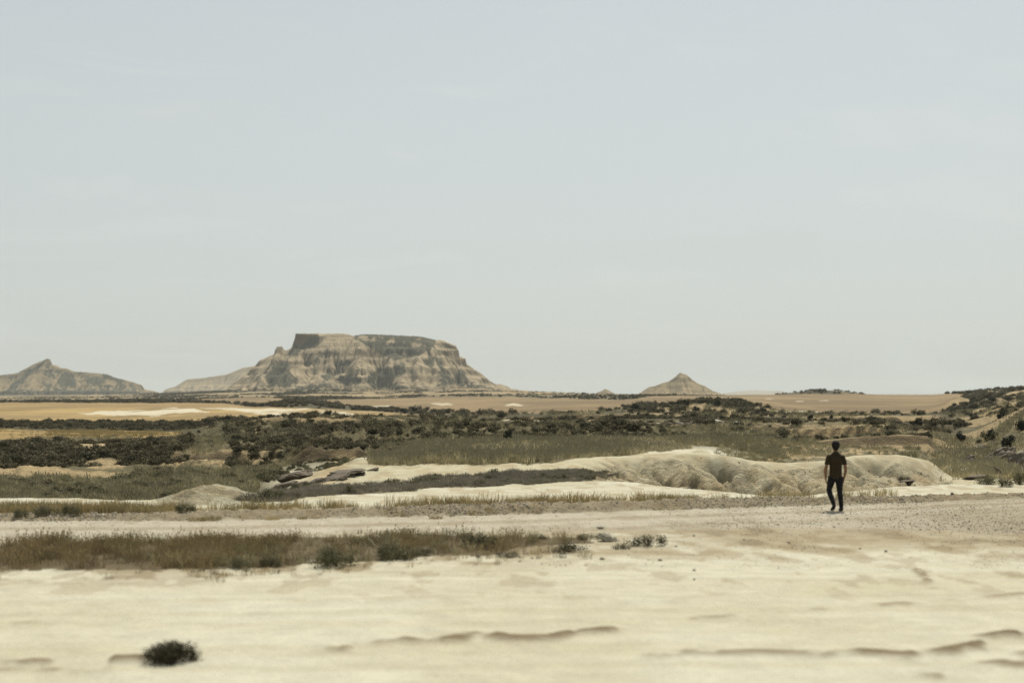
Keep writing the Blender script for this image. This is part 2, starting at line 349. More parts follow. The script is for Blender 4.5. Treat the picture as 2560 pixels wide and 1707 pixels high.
# pale gullied badland right of centre: carved by simulated run-off
x0, x1, y0, y1, cs = 1.5, 27.0, 44.0, 86.0, .16
cx = np.arange(x0, x1, cs); cy = np.arange(y0, y1, cs); CX, CY = np.meshgrid(cx, cy)
def ang_interp(Xw, Yw, F):
    a = np.arctan2(Xw, Yw); r = np.hypot(Xw, Yw)
    fi = np.interp(r, RAD, np.arange(len(RAD))); fj = np.interp(a, ANG, np.arange(len(ANG)))
    i0 = np.clip(fi.astype(int), 0, len(RAD) - 2); j0 = np.clip(fj.astype(int), 0, len(ANG) - 2); u = fi - i0; v = fj - j0
    return F[i0, j0] * (1 - u) * (1 - v) + F[i0 + 1, j0] * u * (1 - v) + F[i0, j0 + 1] * (1 - u) * v + F[i0 + 1, j0 + 1] * u * v
P0 = ang_interp(CX, CY, H)
pxp = 1280 + FPX * CX / CY
k4p = np.interp(pxp, XK, K4)
zone = sstep(k4p + .2, k4p + 1.6, CY) * (1 - sstep(60.5, 64.5, CY)) * sstep(1430, 1620, pxp) * (1 - sstep(2340, 2420, pxp))
lowf = P0 < -1.02
wx_ = (fbm(CX / 4, CY / 4, 92, 3) - .5) * 3.2
al = CX * .88 - CY * .47; ac = CX * .47 + CY * .88 + wx_
def gullies(Xw, Yw, wx):
    th = np.arctan2(Yw - 43.5, Xw - 9.8); rho = np.hypot(Yw - 43.5, Xw - 9.8)
    g1 = (1 - np.abs(2 * vnoise(rho / 9, th * 5.5 + wx * .55, 93) - 1)) ** 5
    g2 = (1 - np.abs(2 * vnoise(rho / 4 + 3, th * 13 + wx * .9, 94) - 1)) ** 5 * sstep(3, 9, rho)
    g3 = (1 - np.abs(2 * vnoise(rho / 1.6 + 3, th * 30 + wx * 1.7, 95) - 1)) ** 4 * sstep(6, 12, rho)
    return g1, g2, g3
gro, g2_, g3_ = gullies(CX, CY, wx_); gro = gro * .8 + g2_ * .4
hw = P0 / cs + (fbm(CX / 1.2, CY / 1.2, 91, 4) - .5) * 3.0 * zone - zone * gro * .95 / cs
he, Ae = erode(hw, zone * .075, 46, diff=.045, fixed=(zone <= 0))
delta = (he * cs - P0)
badA = np.clip(np.maximum(np.log(Ae) / 8, gro * .95), 0, 1)
inpatch = (GX > x0 + cs) & (GX < x1 - 2 * cs) & (GY > y0 + cs) & (GY < y1 - 2 * cs)
def bil(F, Xw, Yw):
    u = (Xw - x0) / cs; v = (Yw - y0) / cs; i = np.clip(v.astype(int), 0, F.shape[0] - 2); j = np.clip(u.astype(int), 0, F.shape[1] - 2); u = u - j; v = v - i
    return F[i, j] * (1 - u) * (1 - v) + F[i, j + 1] * u * (1 - v) + F[i + 1, j] * (1 - u) * v + F[i + 1, j + 1] * u * v
H[inpatch] += bil(delta, GX[inpatch], GY[inpatch])
nwarp = fbm(GX / 2, GY / 2, 100, 2) * 1.2
bz = np.zeros_like(H); bz[inpatch] = bil(zone, GX[inpatch], GY[inpatch])
ba = np.zeros_like(H); ba[inpatch] = bil(badA, GX[inpatch], GY[inpatch])
clf = np.exp(-((Dd - 101.5) / 4) ** 2) * sstep(730, 770, PX) * (1 - sstep(980, 1010, PX)); H += clf * (ridged(GX / 1.3, GY / 6, 102, 3) - .5) * .7
lowl = sstep(76, 80, Dd) * (1 - sstep(124, 128, Dd)) * (1 - sstep(440, 500, PX)); H += lowl * ((fbm(GX / 1.1, GY / 1.6, 107, 4) - .5) * .5 - (1 - np.abs(2 * vnoise(GX / 1.4 + nwarp, GY / 5, 109) - 1)) ** 4 * .25)
# crumbly clods on the badland and the eroded bank at the left
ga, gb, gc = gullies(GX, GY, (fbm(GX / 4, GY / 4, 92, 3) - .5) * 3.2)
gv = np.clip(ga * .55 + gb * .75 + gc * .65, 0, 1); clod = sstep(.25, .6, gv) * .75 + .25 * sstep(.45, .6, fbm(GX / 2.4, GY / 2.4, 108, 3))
H += bz * ((fbm(GX / 2.3, GY / 3.5, 115, 4) - .5) * .55 - gv * .50 + (fbm(GX / .35, GY / .35, 97, 3) - .5) * .46 * clod + (ridged(GX / .5, GY / .5, 99, 2) - .5) * .12 * clod)
flute = (1 - np.abs(2 * vnoise(GX / 1.3 + nwarp, GY / 12, 98) - 1)) ** 4 + .5 * (1 - np.abs(2 * vnoise(GX / .5 + nwarp, GY / 9, 101) - 1)) ** 4
H -= bankz * flute * .35 * (1 - sstep(200, 260, Dd)) * sstep(.38, .44, bankn)
ebk = np.exp(-((Dd - 107) / 6.5) ** 4) * sstep(390, 440, PX) * (1 - sstep(670, 720, PX))
H -= ebk * ((1 - np.abs(2 * vnoise(GX / 1.5 + fbm(GX / 3, GY / 3, 5, 2) * 2, GY / 5, 103) - 1)) ** 4 * .7 - (fbm(GX / .8, GY / .8, 105, 3) - .5) * .5)

YP = HOR + FPX * (CAMZ - H) / np.maximum(Dd, .5)          # photo row of every ground point
JX = PX + (fbm(GX / (Dd * .02), GY / (Dd * .05), 51, 3) - .5) * 26
JY = YP + (fbm(GX / (Dd * .012), GY / (Dd * .04), 53, 3) - .5) * 9

Dr = Dd + (fbm(GX / 2.5, GY / 9, 104, 4) - .5) * 7
rim2 = sstep(2010, 2060, PX) * (1 - sstep(2330, 2350, PX))
def gy_slope():
    dz = np.gradient(H, axis=0); dr = np.gradient(RAD)[:, None]
    return dz / dr
SL = gy_slope()
# ------------------------------------------------------------------ soil colours and surface zones
C = np.zeros(H.shape + (3,)); C[:] = PALE
def paint(mask, col, k=1.0):
    m = (mask * k)[..., None] if not isinstance(mask, bool) else mask
    global C
    C = C * (1 - m) + np.asarray(col) * m
nA = fbm(GX / 3.2, GY / 3.2, 61, 5); nB = fbm(GX / .7, GY / 1.4, 63, 4); nC = fbm(GX / 14, GY / 14, 65, 4); nW = fbm(GX / 5, GY / .8, 66, 4)
nT = fbm(GX / 16, (GY - GX * .05) / .32, 76, 4)
paint(sstep(.45, .7, nA), PALE2, .4); paint(sstep(.5, .62, nT), PALE2, .38)
paint(sstep(.10, .95, rillmask), DKBROWN * .9, .95)
# ochre dusty ground between track and gravel road, right of the verge
och = sstep(24.5, 27.5, Dd + (nA - .5) * 4) * (1 - sstep(33, 36, Dd))
paint(och * sstep(.34, .58, nB), OCHRE, .6)
gr2 = sstep(27.5, 30.5, Dd + (nA - .5) * 5) * (1 - sstep(34, 37, Dd)) * sstep(1500, 1900, PX)
paint(gr2, OCHRE * .95, .7); paint(gr2 * sstep(.45, .6, nB), GRAV * 1.2, .6)
crumb = sstep(.56, .64, fbm(GX / .5, GY / 1.1, 75, 4)) * sstep(19, 24, Dd) * (1 - sstep(32, 36, Dd)); paint(crumb, DKBROWN * 1.35, .38); paint(mnd, PALE2, .8); paint(mnd * sstep(.45, .6, fbm(GX / .8, GY / 1.2, 114, 4)), OCHRE, .75)
crumb2 = sstep(.58, .66, fbm(GX / .45, GY / 1.6, 74, 4)) * sstep(K1v + 2, K1v + 4, Dd) * (1 - sstep(64, 70, Dd)); paint(crumb2, DKBROWN * 1.6, .5); paint(sstep(K1v + 2, K1v + 3, Dd) * (1 - sstep(60, 70, Dd)) * sstep(.48, .62, nW), PALE2 * .95, .55)
# verge soil under the brown grass
POLY = {}
POLY['verge'] = [(-400,1366),(0,1362),(300,1352),(700,1345),(1100,1338),(1330,1340),(1460,1345),(1490,1356),(1300,1366),(1250,1384),(1000,1396),(700,1416),(400,1424),(0,1424),(-400,1426)]
def pm(name, d0, d1): return (in_poly(JX, JY, POLY[name]) & (Dd > d0) & (Dd < d1)).astype(float)
m_verge = pm('verge', 20, 34); paint(m_verge, OCHRE * .45)
edge = in_poly(JX, JY - 22, POLY['verge']) & (Dd > 20) & (Dd < 34) & (m_verge < .5)
paint(edge.astype(float) * sstep(.42, .6, nB), OCHRE * .8, .7)
road_near = CAMZ * FPX / (np.interp(PX, [0, 1500, 1700, 2000, 2560], [1352, 1322, 1318, 1322, 1335]) - HOR)
rd = sstep(road_near - .8, road_near + .8, Dd + (nA - .5) * 2.0) * (1 - sstep(K1v - .15, K1v + .1, Dd))
paint(rd, ROADC, .92); paint(rd * sstep(.5, .7, nB), GRAV * 1.3, .35)
paint(rd * sstep(2000, 2500, PX), GRAV * 1.35, .5)
ofs = K1v - Dd + (fbm(GX / 8, GY / 8, 78, 2) - .5) * .5
for o_, w_, c_ in ((1.3, .22, ROADC * 1.12), (2.9, .22, ROADC * 1.12), (2.1, .35, GRAV * 1.45), (4.6, .3, GRAV * 1.5)): paint(rd * np.exp(-((ofs - o_) / w_) ** 2), c_, .55)
paint(berm, GRAV * 1.15, .92); paint(berm * sstep(.5, .62, nB), OCHRE * .75, .7)
aft = sstep(K1v + 1.1, K1v + 1.6, Dd) * (1 - sstep(K1v + 2.6, K1v + 4.0, Dd)) * (1 - sstep(1700, 2100, PX))
paint(aft * sstep(.3, .6, nB), OCHRE * .8, .8)
beyond = sstep(K4v + .6, K4v + 1.8, Dd)
POLY['arroyo'] = [(-600,1320),(300,1320),(560,1300),(650,1232),(610,1215),(560,1205),(660,1195),(700,1168),(-600,1168)]
POLY['grey'] = [(560,1256),(640,1236),(720,1226),(800,1217),(930,1208),(1060,1197),(1280,1181),(1450,1174),(1535,1180),(1555,1192),(1450,1203),(1280,1211),(1060,1223),(800,1241),(640,1262)]
POLY['meadow'] = [(930,1160),(1000,1162),(1200,1160),(1395,1156),(1440,1145),(1600,1133),(1725,1121),(1725,1112),(1830,1120),(1940,1150),(2050,1142),(2060,1085),(900,1085)]
m_arr = pm('arroyo', 46, 99); m_grey = pm('grey', 40, 62); m_mead = pm('meadow', 58, 166)
paint(sstep(88, 100, Dd), OLIVE * 1.25); 
paint(m_arr, OLIVE * 1.2); paint(m_grey, np.array((.12,.10,.065))); paint(m_mead, OLIVE * 1.35)
low_l = sstep(46, 50, Dd) * (1 - sstep(620, 760, PX)) * (1 - sstep(88, 95, Dd)); paint(low_l, OLIVE * 1.2)
# badland body: buff, with crumbly gully floors painted dark brown
paint(bz, np.array((.385, .330, .205)), .92); paint(bz * sstep(.42, .66, nA), BAD * 1.25, .6); paint(bz * sstep(.38, .66, gv), DKBROWN * 1.15, .85); paint(bz * sstep(.60, .66, fbm(GX / .6, GY / 1.2, 79, 4)), DKBROWN * 1.5, .35); paint(bz * sstep(.5, .7, nB), PALE, .35)
pale_mid = sstep(49, 51, Dd) * (1 - sstep(70, 76, Dd)) * sstep(700, 840, PX) * (1 - m_grey) * (1 - m_mead) * (1 - bz)
paint(pale_mid, PALE2 * 1.05, .8); paint(pale_mid * (1 - sstep(840, 900, PX)), BAD * 1.15, .8); paint(pale_mid * sstep(.45, .65, nB), BAD, .5)
bk = sstep(64.5, 66, Dd) * (1 - sstep(98, 104, Dd)) * sstep(1800, 1860, PX) * (1 - sstep(2345, 2365, PX)); paint(bk, OLIVE * 1.4, .9); paint(bk * sstep(.5, .6, nB), BAD * 1.1, .8)
rs = sstep(2330, 2370, PX) * (1 - sstep(56, 60, Dd)) * beyond; paint(rs, PALE2, .8)
paint(rim2 * sstep(100, 104, Dd) * (1 - sstep(112.5, 113, Dd)), BAD, .9); paint(rim2 * sstep(109.7, 110.1, Dd) * (1 - sstep(111.1, 111.4, Dd)), CLIFF * 1.3, .95)
# pale low banks in the arroyo at the left
def blob(px, y, wx, wy, d0, d1, jit=1.0):
    q = ((JX - px) / wx) ** 2 + ((JY - y) / wy) ** 2
    return (1 - sstep(.7, 1.15, q + (nB - .5) * jit)) * ((Dd > d0) & (Dd < d1))
for a in [(30,1172,120,15,80,105),(120,1182,110,12,80,105),(230,1186,130,8,80,105),(340,1188,60,4,80,105),(80,1156,35,14,80,115),(265,1160,50,13,88,125),(240,1118,60,12,100,150),(300,1130,30,8,100,150)]:
    paint(blob(*a), BAD * 1.25, .9)
# eroded bank, brown strata above pale talus
eg = (1 - np.abs(2 * vnoise(GX / 1.5 + fbm(GX / 3, GY / 3, 5, 2) * 2, GY / 5, 103) - 1)) ** 3  # groove lines of the bank, painted dark brown below
paint(ebk, BAD * 1.3, .95); paint(ebk * sstep(.25, .7, eg), DKBROWN * 1.1, .8); paint(ebk * sstep(.5, .58, nB), OLIVE * 1.2, .8); paint(np.exp(-((Dd - 110.6) / .8) ** 2) * sstep(430, 450, PX) * (1 - sstep(590, 620, PX)), CLIFF, .9)
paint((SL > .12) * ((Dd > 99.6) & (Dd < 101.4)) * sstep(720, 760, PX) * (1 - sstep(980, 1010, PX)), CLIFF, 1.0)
paint(((Dd > 95.5) & (Dd < 100.5)) * sstep(815, 840, PX) * (1 - sstep(880, 895, PX)) * 1.0, BAD, .9)
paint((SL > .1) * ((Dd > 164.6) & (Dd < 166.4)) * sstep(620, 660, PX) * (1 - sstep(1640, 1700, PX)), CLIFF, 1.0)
paint(((Dd > 157) & (Dd < 164.5)) * sstep(640, 670, PX) * (1 - sstep(760, 775, PX)) * 1.0, BAD * 1.1, .9)
# mid distance: scrub with patches of bare buff soil
mid = sstep(150, 200, Dd)
paint(mid, SCRUB); paint(mid * sstep(.56, .68, nC) * sstep(900, 1300, PX), BAD, .75); 
paint(sstep(1150, 1300, Dd) * sstep(.55, .7, fbm(GX / 60, GY / 90, 69, 4)), BAD, .7)
POLY['strip'] = [(-900,1064),(0,1067),(230,1070),(450,1080),(470,1086),(430,1094),(200,1100),(0,1098),(-900,1098)]
POLY['wheat'] = [(-900,1003),(0,1006),(300,1007),(560,1007),(620,1015),(800,1021),(950,1028),(1100,1040),(1230,1050),(1340,1056),(1260,1066),(1180,1066),(1000,1064),(900,1056),(560,1056),(0,1056),(-900,1052)]
POLY['bfieldA'] = [(430,1003),(520,996),(640,993),(715,996),(700,1004),(640,1010),(560,1006)]
POLY['bfieldB'] = [(780,1000),(960,995),(1200,990),(1300,993),(1480,998),(1560,998),(1640,990),(1760,987),(2400,984),(2405,1012),(2350,1030),(2250,1034),(1900,1032),(1750,1018),(1600,1008),(1480,1030),(1330,1036),(1180,1034),(1080,1028),(900,1018)]
POLY['salt'] = [(1880,1028),(2000,1028),(2120,1034),(2260,1038),(2240,1043),(2050,1041),(1960,1036)]
POLY['white1'] = [(197,1033),(303,1026),(475,1019),(526,1028),(420,1036),(366,1039),(256,1038)]
POLY['white2'] = [(500,1018),(600,1018),(700,1020),(860,1029),(985,1048),(860,1041),(695,1037),(600,1026)]
def pj(name, d0, d1, ky=.35):
    return (in_poly(PX + (JX - PX) * 1.0, YP + (JY - YP) * ky, POLY[name]) & (Dd > d0) & (Dd < d1)).astype(float)
m_strip = pj('strip', 172, 236); m_wheat = pj('wheat', 300, 1150); m_bA = pj('bfieldA', 600, 1300); m_bB = pj('bfieldB', 375, 1400)
m_wheat0 = 0
nF = fbm(GX / 28, GY / 150, 67, 5); nF2 = fbm(GX / 9, GY / 70, 68, 4); nF3 = fbm(GX / 90, GY / 45, 70, 4)
paint(m_strip, WHEAT * 1.05); paint(m_strip * sstep(.5, .7, nF), WHEAT * .8, .5)
paint(m_wheat, WHEAT); paint(m_wheat * sstep(.44, .56, nF), WHEAT * .66, .7); paint(m_wheat * sstep(.48, .58, nF2), WHEAT * 1.28, .7); paint(m_wheat * sstep(.48, .56, nF3), BROWNF * 1.1, .6)
paint(np.maximum(m_bA, m_bB), BROWNF); paint(np.maximum(m_bA, m_bB) * sstep(.44, .56, nF3), BROWNF * .72, .75); paint(np.maximum(m_bA, m_bB) * sstep(.47, .58, nF), BROWNF * 1.28, .6)
paint(m_wheat * (1 - sstep(1012, 1018, JY * .3 + YP * .7)), np.array((.215, .150, .066)), .6)
paint(pj('white1', 270, 1000, 1) * sstep(.3, .45, nF2), WHITE, .95); paint(pj('white2', 270, 1000, 1) * sstep(.3, .45, nF2), WHITE, .95)
paint(pj('salt', 330, 1000, .5), WHITE * 1.05, .95)
paint(blob(2290, 1055, 110, 2.5, 200, 420, .3), WHITE, .8)
paint(blob(1600, 1052, 110, 8, 230, 330), WHITE, .85); paint(blob(1420, 1050, 60, 5, 250, 420), WHITE, .8); paint(blob(1310, 1051, 60, 4, 200, 420), WHITE, .7)
paint(blob(1735, 1020, 35, 8, 300, 365, .6), BAD, .9); paint(blob(1830, 1038, 25, 10, 300, 365, .6), BAD, .8); paint(blob(1660, 1022, 25, 4, 300, 365, .6), BAD, .7)
paint(blob(1285, 1013, 22, 3, 450, 900, .3), WHITE, .8)
for a in [(1110,1012,30,3,500,900),(960,1014,30,3,500,900),(2000,1005,12,1,700,1100),(2060,1003,12,1,700,1100),(1930,998,12,1,700,1100)]: paint(blob(*a, .3), WHITE, .7)
strip2 = (1 - (1 - sstep(760, 860, PX)) * (1 - sstep(130, 140, Dd))) * sstep(106, 112, Dd) * (1 - sstep(330, 380, Dd)) * sstep(430, 520, PX) * (1 - m_wheat0) * sstep(.56, .60, fbm(GX / 11, GY / 4.5, 106, 4)) * sstep(.42, .52, nC)
paint(strip2, BAD * 1.12, .85)
talus = bankz * sstep(.40, .415, bankn) * (1 - sstep(.475, .48, bankn)) * sstep(.40, .52, nC)
paint(talus, BAD * 1.05, .85)
bface = bankz * sstep(.474, .478, bankn) * (1 - sstep(.505, .512, bankn)); paint(bface, CLIFF * 1.25, .95)
btop = bankz * sstep(.506, .510, bankn) * (1 - sstep(.515, .519, bankn)); paint(btop, BAD * 1.2, .8)
apron = sstep(156, 158, Dd + (nA - .5) * 6) * (1 - sstep(168.2, 168.8, Dd)) * np.maximum(sstep(640, 670, PX) * (1 - sstep(930, 965, PX)), sstep(1240, 1270, PX) * (1 - sstep(1550, 1600, PX)))
paint(apron * (1 - sstep(164.5, 165, Dd)), BAD * 1.1, .85)
noveg = np.clip(talus * 1.1 + bface + btop + strip2 + apron * .93 + rim2 * (Dd > 103) * (Dd < 113), 0, 1)
# far right slope: buff gullied faces among scrub
rh = sstep(2330, 2430, PX) * sstep(180, 260, Dd) * (1 - sstep(1150, 1250, Dd))
paint(rh * (1 - m_bB), SCRUB * 1.1); paint(rh * sstep(.0, .05, SL - .01) * sstep(.40, .48, nC) * (1 - sstep(900, 1000, Dd)), BAD * 1.05, .9)
paint(rh * sstep(1050, 1100, Dd), SCRUB, 1)
rbare = sstep(2390, 2430, PX) * sstep(98, 104, Dd) * (1 - sstep(380, 420, Dd)) * sstep(.48, .54, fbm(GX / 7, GY / 9, 111, 4)); paint(rbare, BAD * 1.0, .9); noveg = np.clip(noveg + rbare * .9, 0, 1)
# far plain: buff fields between scrub belts
far = sstep(1300, 1500, Dd)
fl = sstep(.47, .53, fbm(GX / 260, GY / 130, 81, 3))
paint(far * fl, BROWNF * 1.25, .75); paint(far * sstep(.62, .66, fbm(GX / 150, GY / 60, 83, 3)), BAD * 1.1, .8)
paint(sstep(1100, 1140, Dd) * (1 - sstep(1240, 1260, Dd)) * sstep(1940, 1960, PX) * (1 - sstep(2160, 2190, PX)), SCRUB, .9)
C = np.clip(C, 0, .85)

# faces go to separate pieces of the setting that share their borders
nr, nc = H.shape
Zid = np.zeros(H.shape, int)
Zid[(rd > .5)] = 1
Zid[(Dd > K1v + .0) & (Dd < K1v + 1.5)] = 2
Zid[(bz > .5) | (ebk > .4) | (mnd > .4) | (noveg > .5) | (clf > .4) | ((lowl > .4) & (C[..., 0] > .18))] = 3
Zid[m_strip > .5] = 4
Zid[m_wheat > .5] = 4
Zid[(m_bB > .5) | (m_bA > .5)] = 5
Zid[(RR < 23.0) & (Zid == 0)] = 6
co = np.stack([GX, GY, H], -1).reshape(-1, 3); Cf = C.reshape(-1, 3)
ii, jj = np.meshgrid(np.arange(nr - 1), np.arange(nc - 1), indexing='ij')
q = np.stack([ii * nc + jj, ii * nc + jj + 1, (ii + 1) * nc + jj + 1, (ii + 1) * nc + jj], -1).reshape(-1, 4)
fz = Zid[:-1, :-1].ravel()
M_near = mat_surface('dry_soil', 1.6, .075, .11, fine=12)
M_gravel = mat_surface('gravel_surface', 5, .04, .22, fine=32)
M_field = mat_surface('stubble', .25, .25, .13, fine=1.6)
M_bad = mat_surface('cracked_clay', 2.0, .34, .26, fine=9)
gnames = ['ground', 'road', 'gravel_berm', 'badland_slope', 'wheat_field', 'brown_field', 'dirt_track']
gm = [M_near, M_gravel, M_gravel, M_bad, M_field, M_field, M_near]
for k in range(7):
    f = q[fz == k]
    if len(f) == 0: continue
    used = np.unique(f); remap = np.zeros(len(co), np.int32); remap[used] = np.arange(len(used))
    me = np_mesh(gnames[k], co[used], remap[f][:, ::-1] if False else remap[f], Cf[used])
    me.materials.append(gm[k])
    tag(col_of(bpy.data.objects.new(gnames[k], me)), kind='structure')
# make sure normals face up
for o in sc.objects:
    if o.type == 'MESH' and o.data.polygons[len(o.data.polygons) // 2].normal.z < 0: o.data.flip_normals()

def ground_z(x, y): return float(ang_interp(np.array([x]), np.array([y]), H)[0])
def ground_za(x, y): return ang_interp(x, y, H)
def spot(px, y, dmin=12, dmax=1500):
    """first ground point seen at photo column px, row y beyond dmin"""
    d = np.geomspace(dmin, dmax, 1500); x = (px - 1280) / FPX * d
    yy = HOR + FPX * (CAMZ - ground_za(x, d)) / d
    k = np.where(yy <= y)[0]; k = k[0] if len(k) else int(np.argmin(np.abs(yy - y)))
    return x[k], d[k], float(ground_z(x[k], d[k]))

# ------------------------------------------------------------------ far landforms
M_rock = mat_surface('badland_rock', .05, 5.0, .16, fine=.40)
M_rock_far = mat_surface('far_rock', .02, 2.0, .08, fine=.1)
def landform(name, sil, d0, front, back, res, base_y, prof, K=.03, iters=30, warp=(30, 45), seed=1, terr=0.0, veg=.5, vegblobs=(), bareblobs=(), mat=None, rock=BAD * 1.0, capw=.10, ledges=(), polyveg=()):
    sp = np.array(sil, float)
    u0 = (sp[0, 0] - 1280) / FPX * d0 - 10; u1 = (sp[-1, 0] - 1280) / FPX * d0 + 10
    U = np.arange(u0, u1, res); V = np.arange(-front * 1.25, back * 1.1, res)
    UU, VV = np.meshgrid(U, V)
    pxu = 1280 + FPX * UU / d0
    base = zy(base_y, d0)
    P = zy(np.interp(pxu, sp[:, 0], sp[:, 1]), d0)
    P = P + (fbm(UU / 5, VV * 0 + .3, seed + 5, 3) - .5) * 1.2 * sstep(0, 10, P - base)
    Hm = P.max() - base
    rel = np.maximum(P - base, 0.01) / Hm
    F = front * np.maximum(rel, .05) ** .85
    wv = np.where(VV < 0, -VV, VV * front / back) 
    k = sstep(.05, .5, wv / front)
    wv = wv + k * warp[0] * (ridged(UU / warp[1] + VV * .002, VV / (warp[1] * 3), seed, 3) - .55) * 2 + k * (fbm(UU / 9, VV / 9, seed + 2, 3) - .5) * 6
    wv = wv + k * warp[0] * .28 * (ridged(UU / (warp[1] * .38), VV / (warp[1] * 1.2), seed + 71, 2) - .55) * 2
    w = wv / F
    f = np.zeros_like(w)
    for (pa, pb, kn) in prof:
        m = sstep(pa - 12, pa + 12, pxu) * (1 - sstep(pb - 12, pb + 12, pxu)) if len(prof) > 1 else np.ones_like(w)
        kx = np.array(kn, float); f = f + m * np.interp(w, kx[:, 0], kx[:, 1])
    h = base + (P - base) * f
    h = h + (fbm(UU / 16, VV / 16, seed + 3, 4) - .5) * 9 * k * rel
    Kc = K * sstep(capw, capw + .08, w) * np.where(h > base + 1, 1, .2)
    e, A = erode(h / res, Kc, iters, diff=.03, fixed=(Kc <= 0))
    e = e * res
    if terr:
        T = 15.0; ph = (e - base) + (fbm(UU / 60, VV / 60, seed + 8, 3) - .5) * 8
        e = e + terr * np.sin(2 * np.pi * ph / T) * T / (2 * np.pi) * sstep(.35, .6, fbm(UU / 40, VV / 25, seed + 9, 3)) * sstep(.02, .1, w)
    e = e + (ridged(UU / 4.5, VV / 16, seed + 11, 3) - .5) * 1.9 * rel * (Kc > 0)
    sub = sstep(0, 1.5, (P - base))
    XX = UU; YY = d0 + VV
    gz = ground_za(XX, YY)
    e = np.where((w > 1.0) | (P - base < .3), np.minimum(e, gz - 1.5 - (w > 1.02) * 3), e)
    # colours
    gyy, gxx = np.gradient(e, res); slope = np.hypot(gxx, gyy)
    sm = e.copy()
    for _ in range(6):
        p = np.pad(sm, 1, mode='edge'); sm = (p[:-2, 1:-1] + p[2:, 1:-1] + p[1:-1, :-2] + p[1:-1, 2:] + sm) / 5
    conc = (sm - e)
    Cc = np.zeros(e.shape + (3,)); Cc[:] = rock
    def pt(m, c, kk=1.0):
        nonlocal Cc
        mm = (m * kk)[..., None]; Cc = Cc * (1 - mm) + np.asarray(c) * mm
    ns = fbm(e / 3.0 + fbm(UU / 50, VV / 50, seed + 31, 2) * 2, UU / 300, seed + 21, 3)
    pt(sstep(.5, .62, ns), rock * .72, .8); pt(sstep(.62, .75, fbm(UU / 30, VV / 30, seed + 22, 4)), rock * 1.22, .7)
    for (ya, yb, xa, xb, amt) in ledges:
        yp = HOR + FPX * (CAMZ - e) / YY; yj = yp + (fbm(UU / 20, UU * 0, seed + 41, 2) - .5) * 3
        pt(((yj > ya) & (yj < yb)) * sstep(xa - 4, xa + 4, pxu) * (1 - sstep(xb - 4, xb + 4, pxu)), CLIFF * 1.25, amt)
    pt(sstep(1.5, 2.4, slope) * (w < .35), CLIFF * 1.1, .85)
    vg = np.array((.050, .052, .032)) * 1.1
    nv = fbm(UU / 26, VV / 26, seed + 51, 4); nv2 = fbm(UU / 3.2, VV / 3.2, seed + 52, 3)
    vm = sstep(.1, 1.3, conc / (res * .6)) * sstep(.38, .56, nv) * veg * 2
    vm = np.maximum(vm, sstep(.60, .70, nv) * veg)
    yp = HOR + FPX * (CAMZ - e) / YY; pxx = 1280 + FPX * XX / YY
    qx = pxx + (nv - .5) * 30; qy = yp + (fbm(UU / 10, VV / 10, seed + 53, 3) - .5) * 14
    for (bx, by, wx, wy, rot) in vegblobs:
        c_, s_ = math.cos(R(rot)), math.sin(R(rot)); ax = (qx - bx) * c_ + (qy - by) * s_; ay = -(qx - bx) * s_ + (qy - by) * c_
        vm = np.maximum(vm, 1 - sstep(.6, 1.2, (ax / wx) ** 2 + (ay / wy) ** 2))
    for pl in polyveg: vm = np.maximum(vm, in_poly(qx * .5 + pxx * .5, qy * .3 + yp * .7, pl).astype(float))
    for (bx, by, wx, wy, rot) in bareblobs:
        c_, s_ = math.cos(R(rot)), math.sin(R(rot)); ax = (qx - bx) * c_ + (qy - by) * s_; ay = -(qx - bx) * s_ + (qy - by) * c_
        vm = vm * sstep(.6, 1.2, (ax / wx) ** 2 + (ay / wy) ** 2)
    vm = np.clip(vm, 0, 1); speck = sstep(.30, .5, nv2 + vm * .45 - .28)
    e = e + speck * vm * .8 * (fbm(UU / 1.9, VV / 1.9, seed + 61, 2))
    pt(np.clip(vm * 1.3, 0, 1) * speck, vg, .93)
    ny, nx = e.shape
    I, J = np.meshgrid(np.arange(ny - 1), np.arange(nx - 1), indexing='ij')
    fc = np.stack([I * nx + J, I * nx + J + 1, (I + 1) * nx + J + 1, (I + 1) * nx + J], -1).reshape(-1, 4)
    keep = (e > gz - 6).ravel()
    fc = fc[keep[fc].any(1)]
    me = np_mesh(name, np.stack([XX, YY, e], -1).reshape(-1, 3), fc, np.clip(Cc, 0, .8).reshape(-1, 3))
    me.materials.append(mat or M_rock)
    return tag(col_of(bpy.data.objects.new(name, me)), kind='structure')

mesa_sil = [(545,985),(562,977),(587,956),(616,935),(638,915.4),(649.5,901.7),(677,889),(690,883.5),(692,870),(694,866.5),(705,866.2),(709,872),(713,877),(718,876),(732.6,868.5),(736.6,856.7),(741.4,849),(742,836),(759,834.8),(800,834.5),(853,833),(872.5,835),(884,840.5),(902,837),(915.6,836),(978,838),(1056,842),(1086,850),(1105,850),(1125,858.7),(1140.6,864.5),(1143.5,872),(1148,877),(1148.5,890),(1164,896),(1165,907.6),(1183.6,921),(1205,935),(1222.7,950.6),(1238,960),(1254,960),(1279,972),(1338,977),(1360,985)]
pL = [(0,1),(.05,1),(.10,.99),(.13,.78),(.20,.72),(.42,.56),(.44,.50),(1,0)]
pLm = [(0,1),(.04,.99),(.08,.93),(.42,.56),(.44,.50),(1,0)]
pLl = [(0,1),(.04,1),(.30,.72),(1,0)]
pM = [(0,1),(.05,.99),(.38,.70),(.42,.63),(.70,.36),(1,0)]
pR = [(0,1),(.08,.98),(.11,.88),(.2,.82),(.22,.72),(.30,.66),(1,0)]
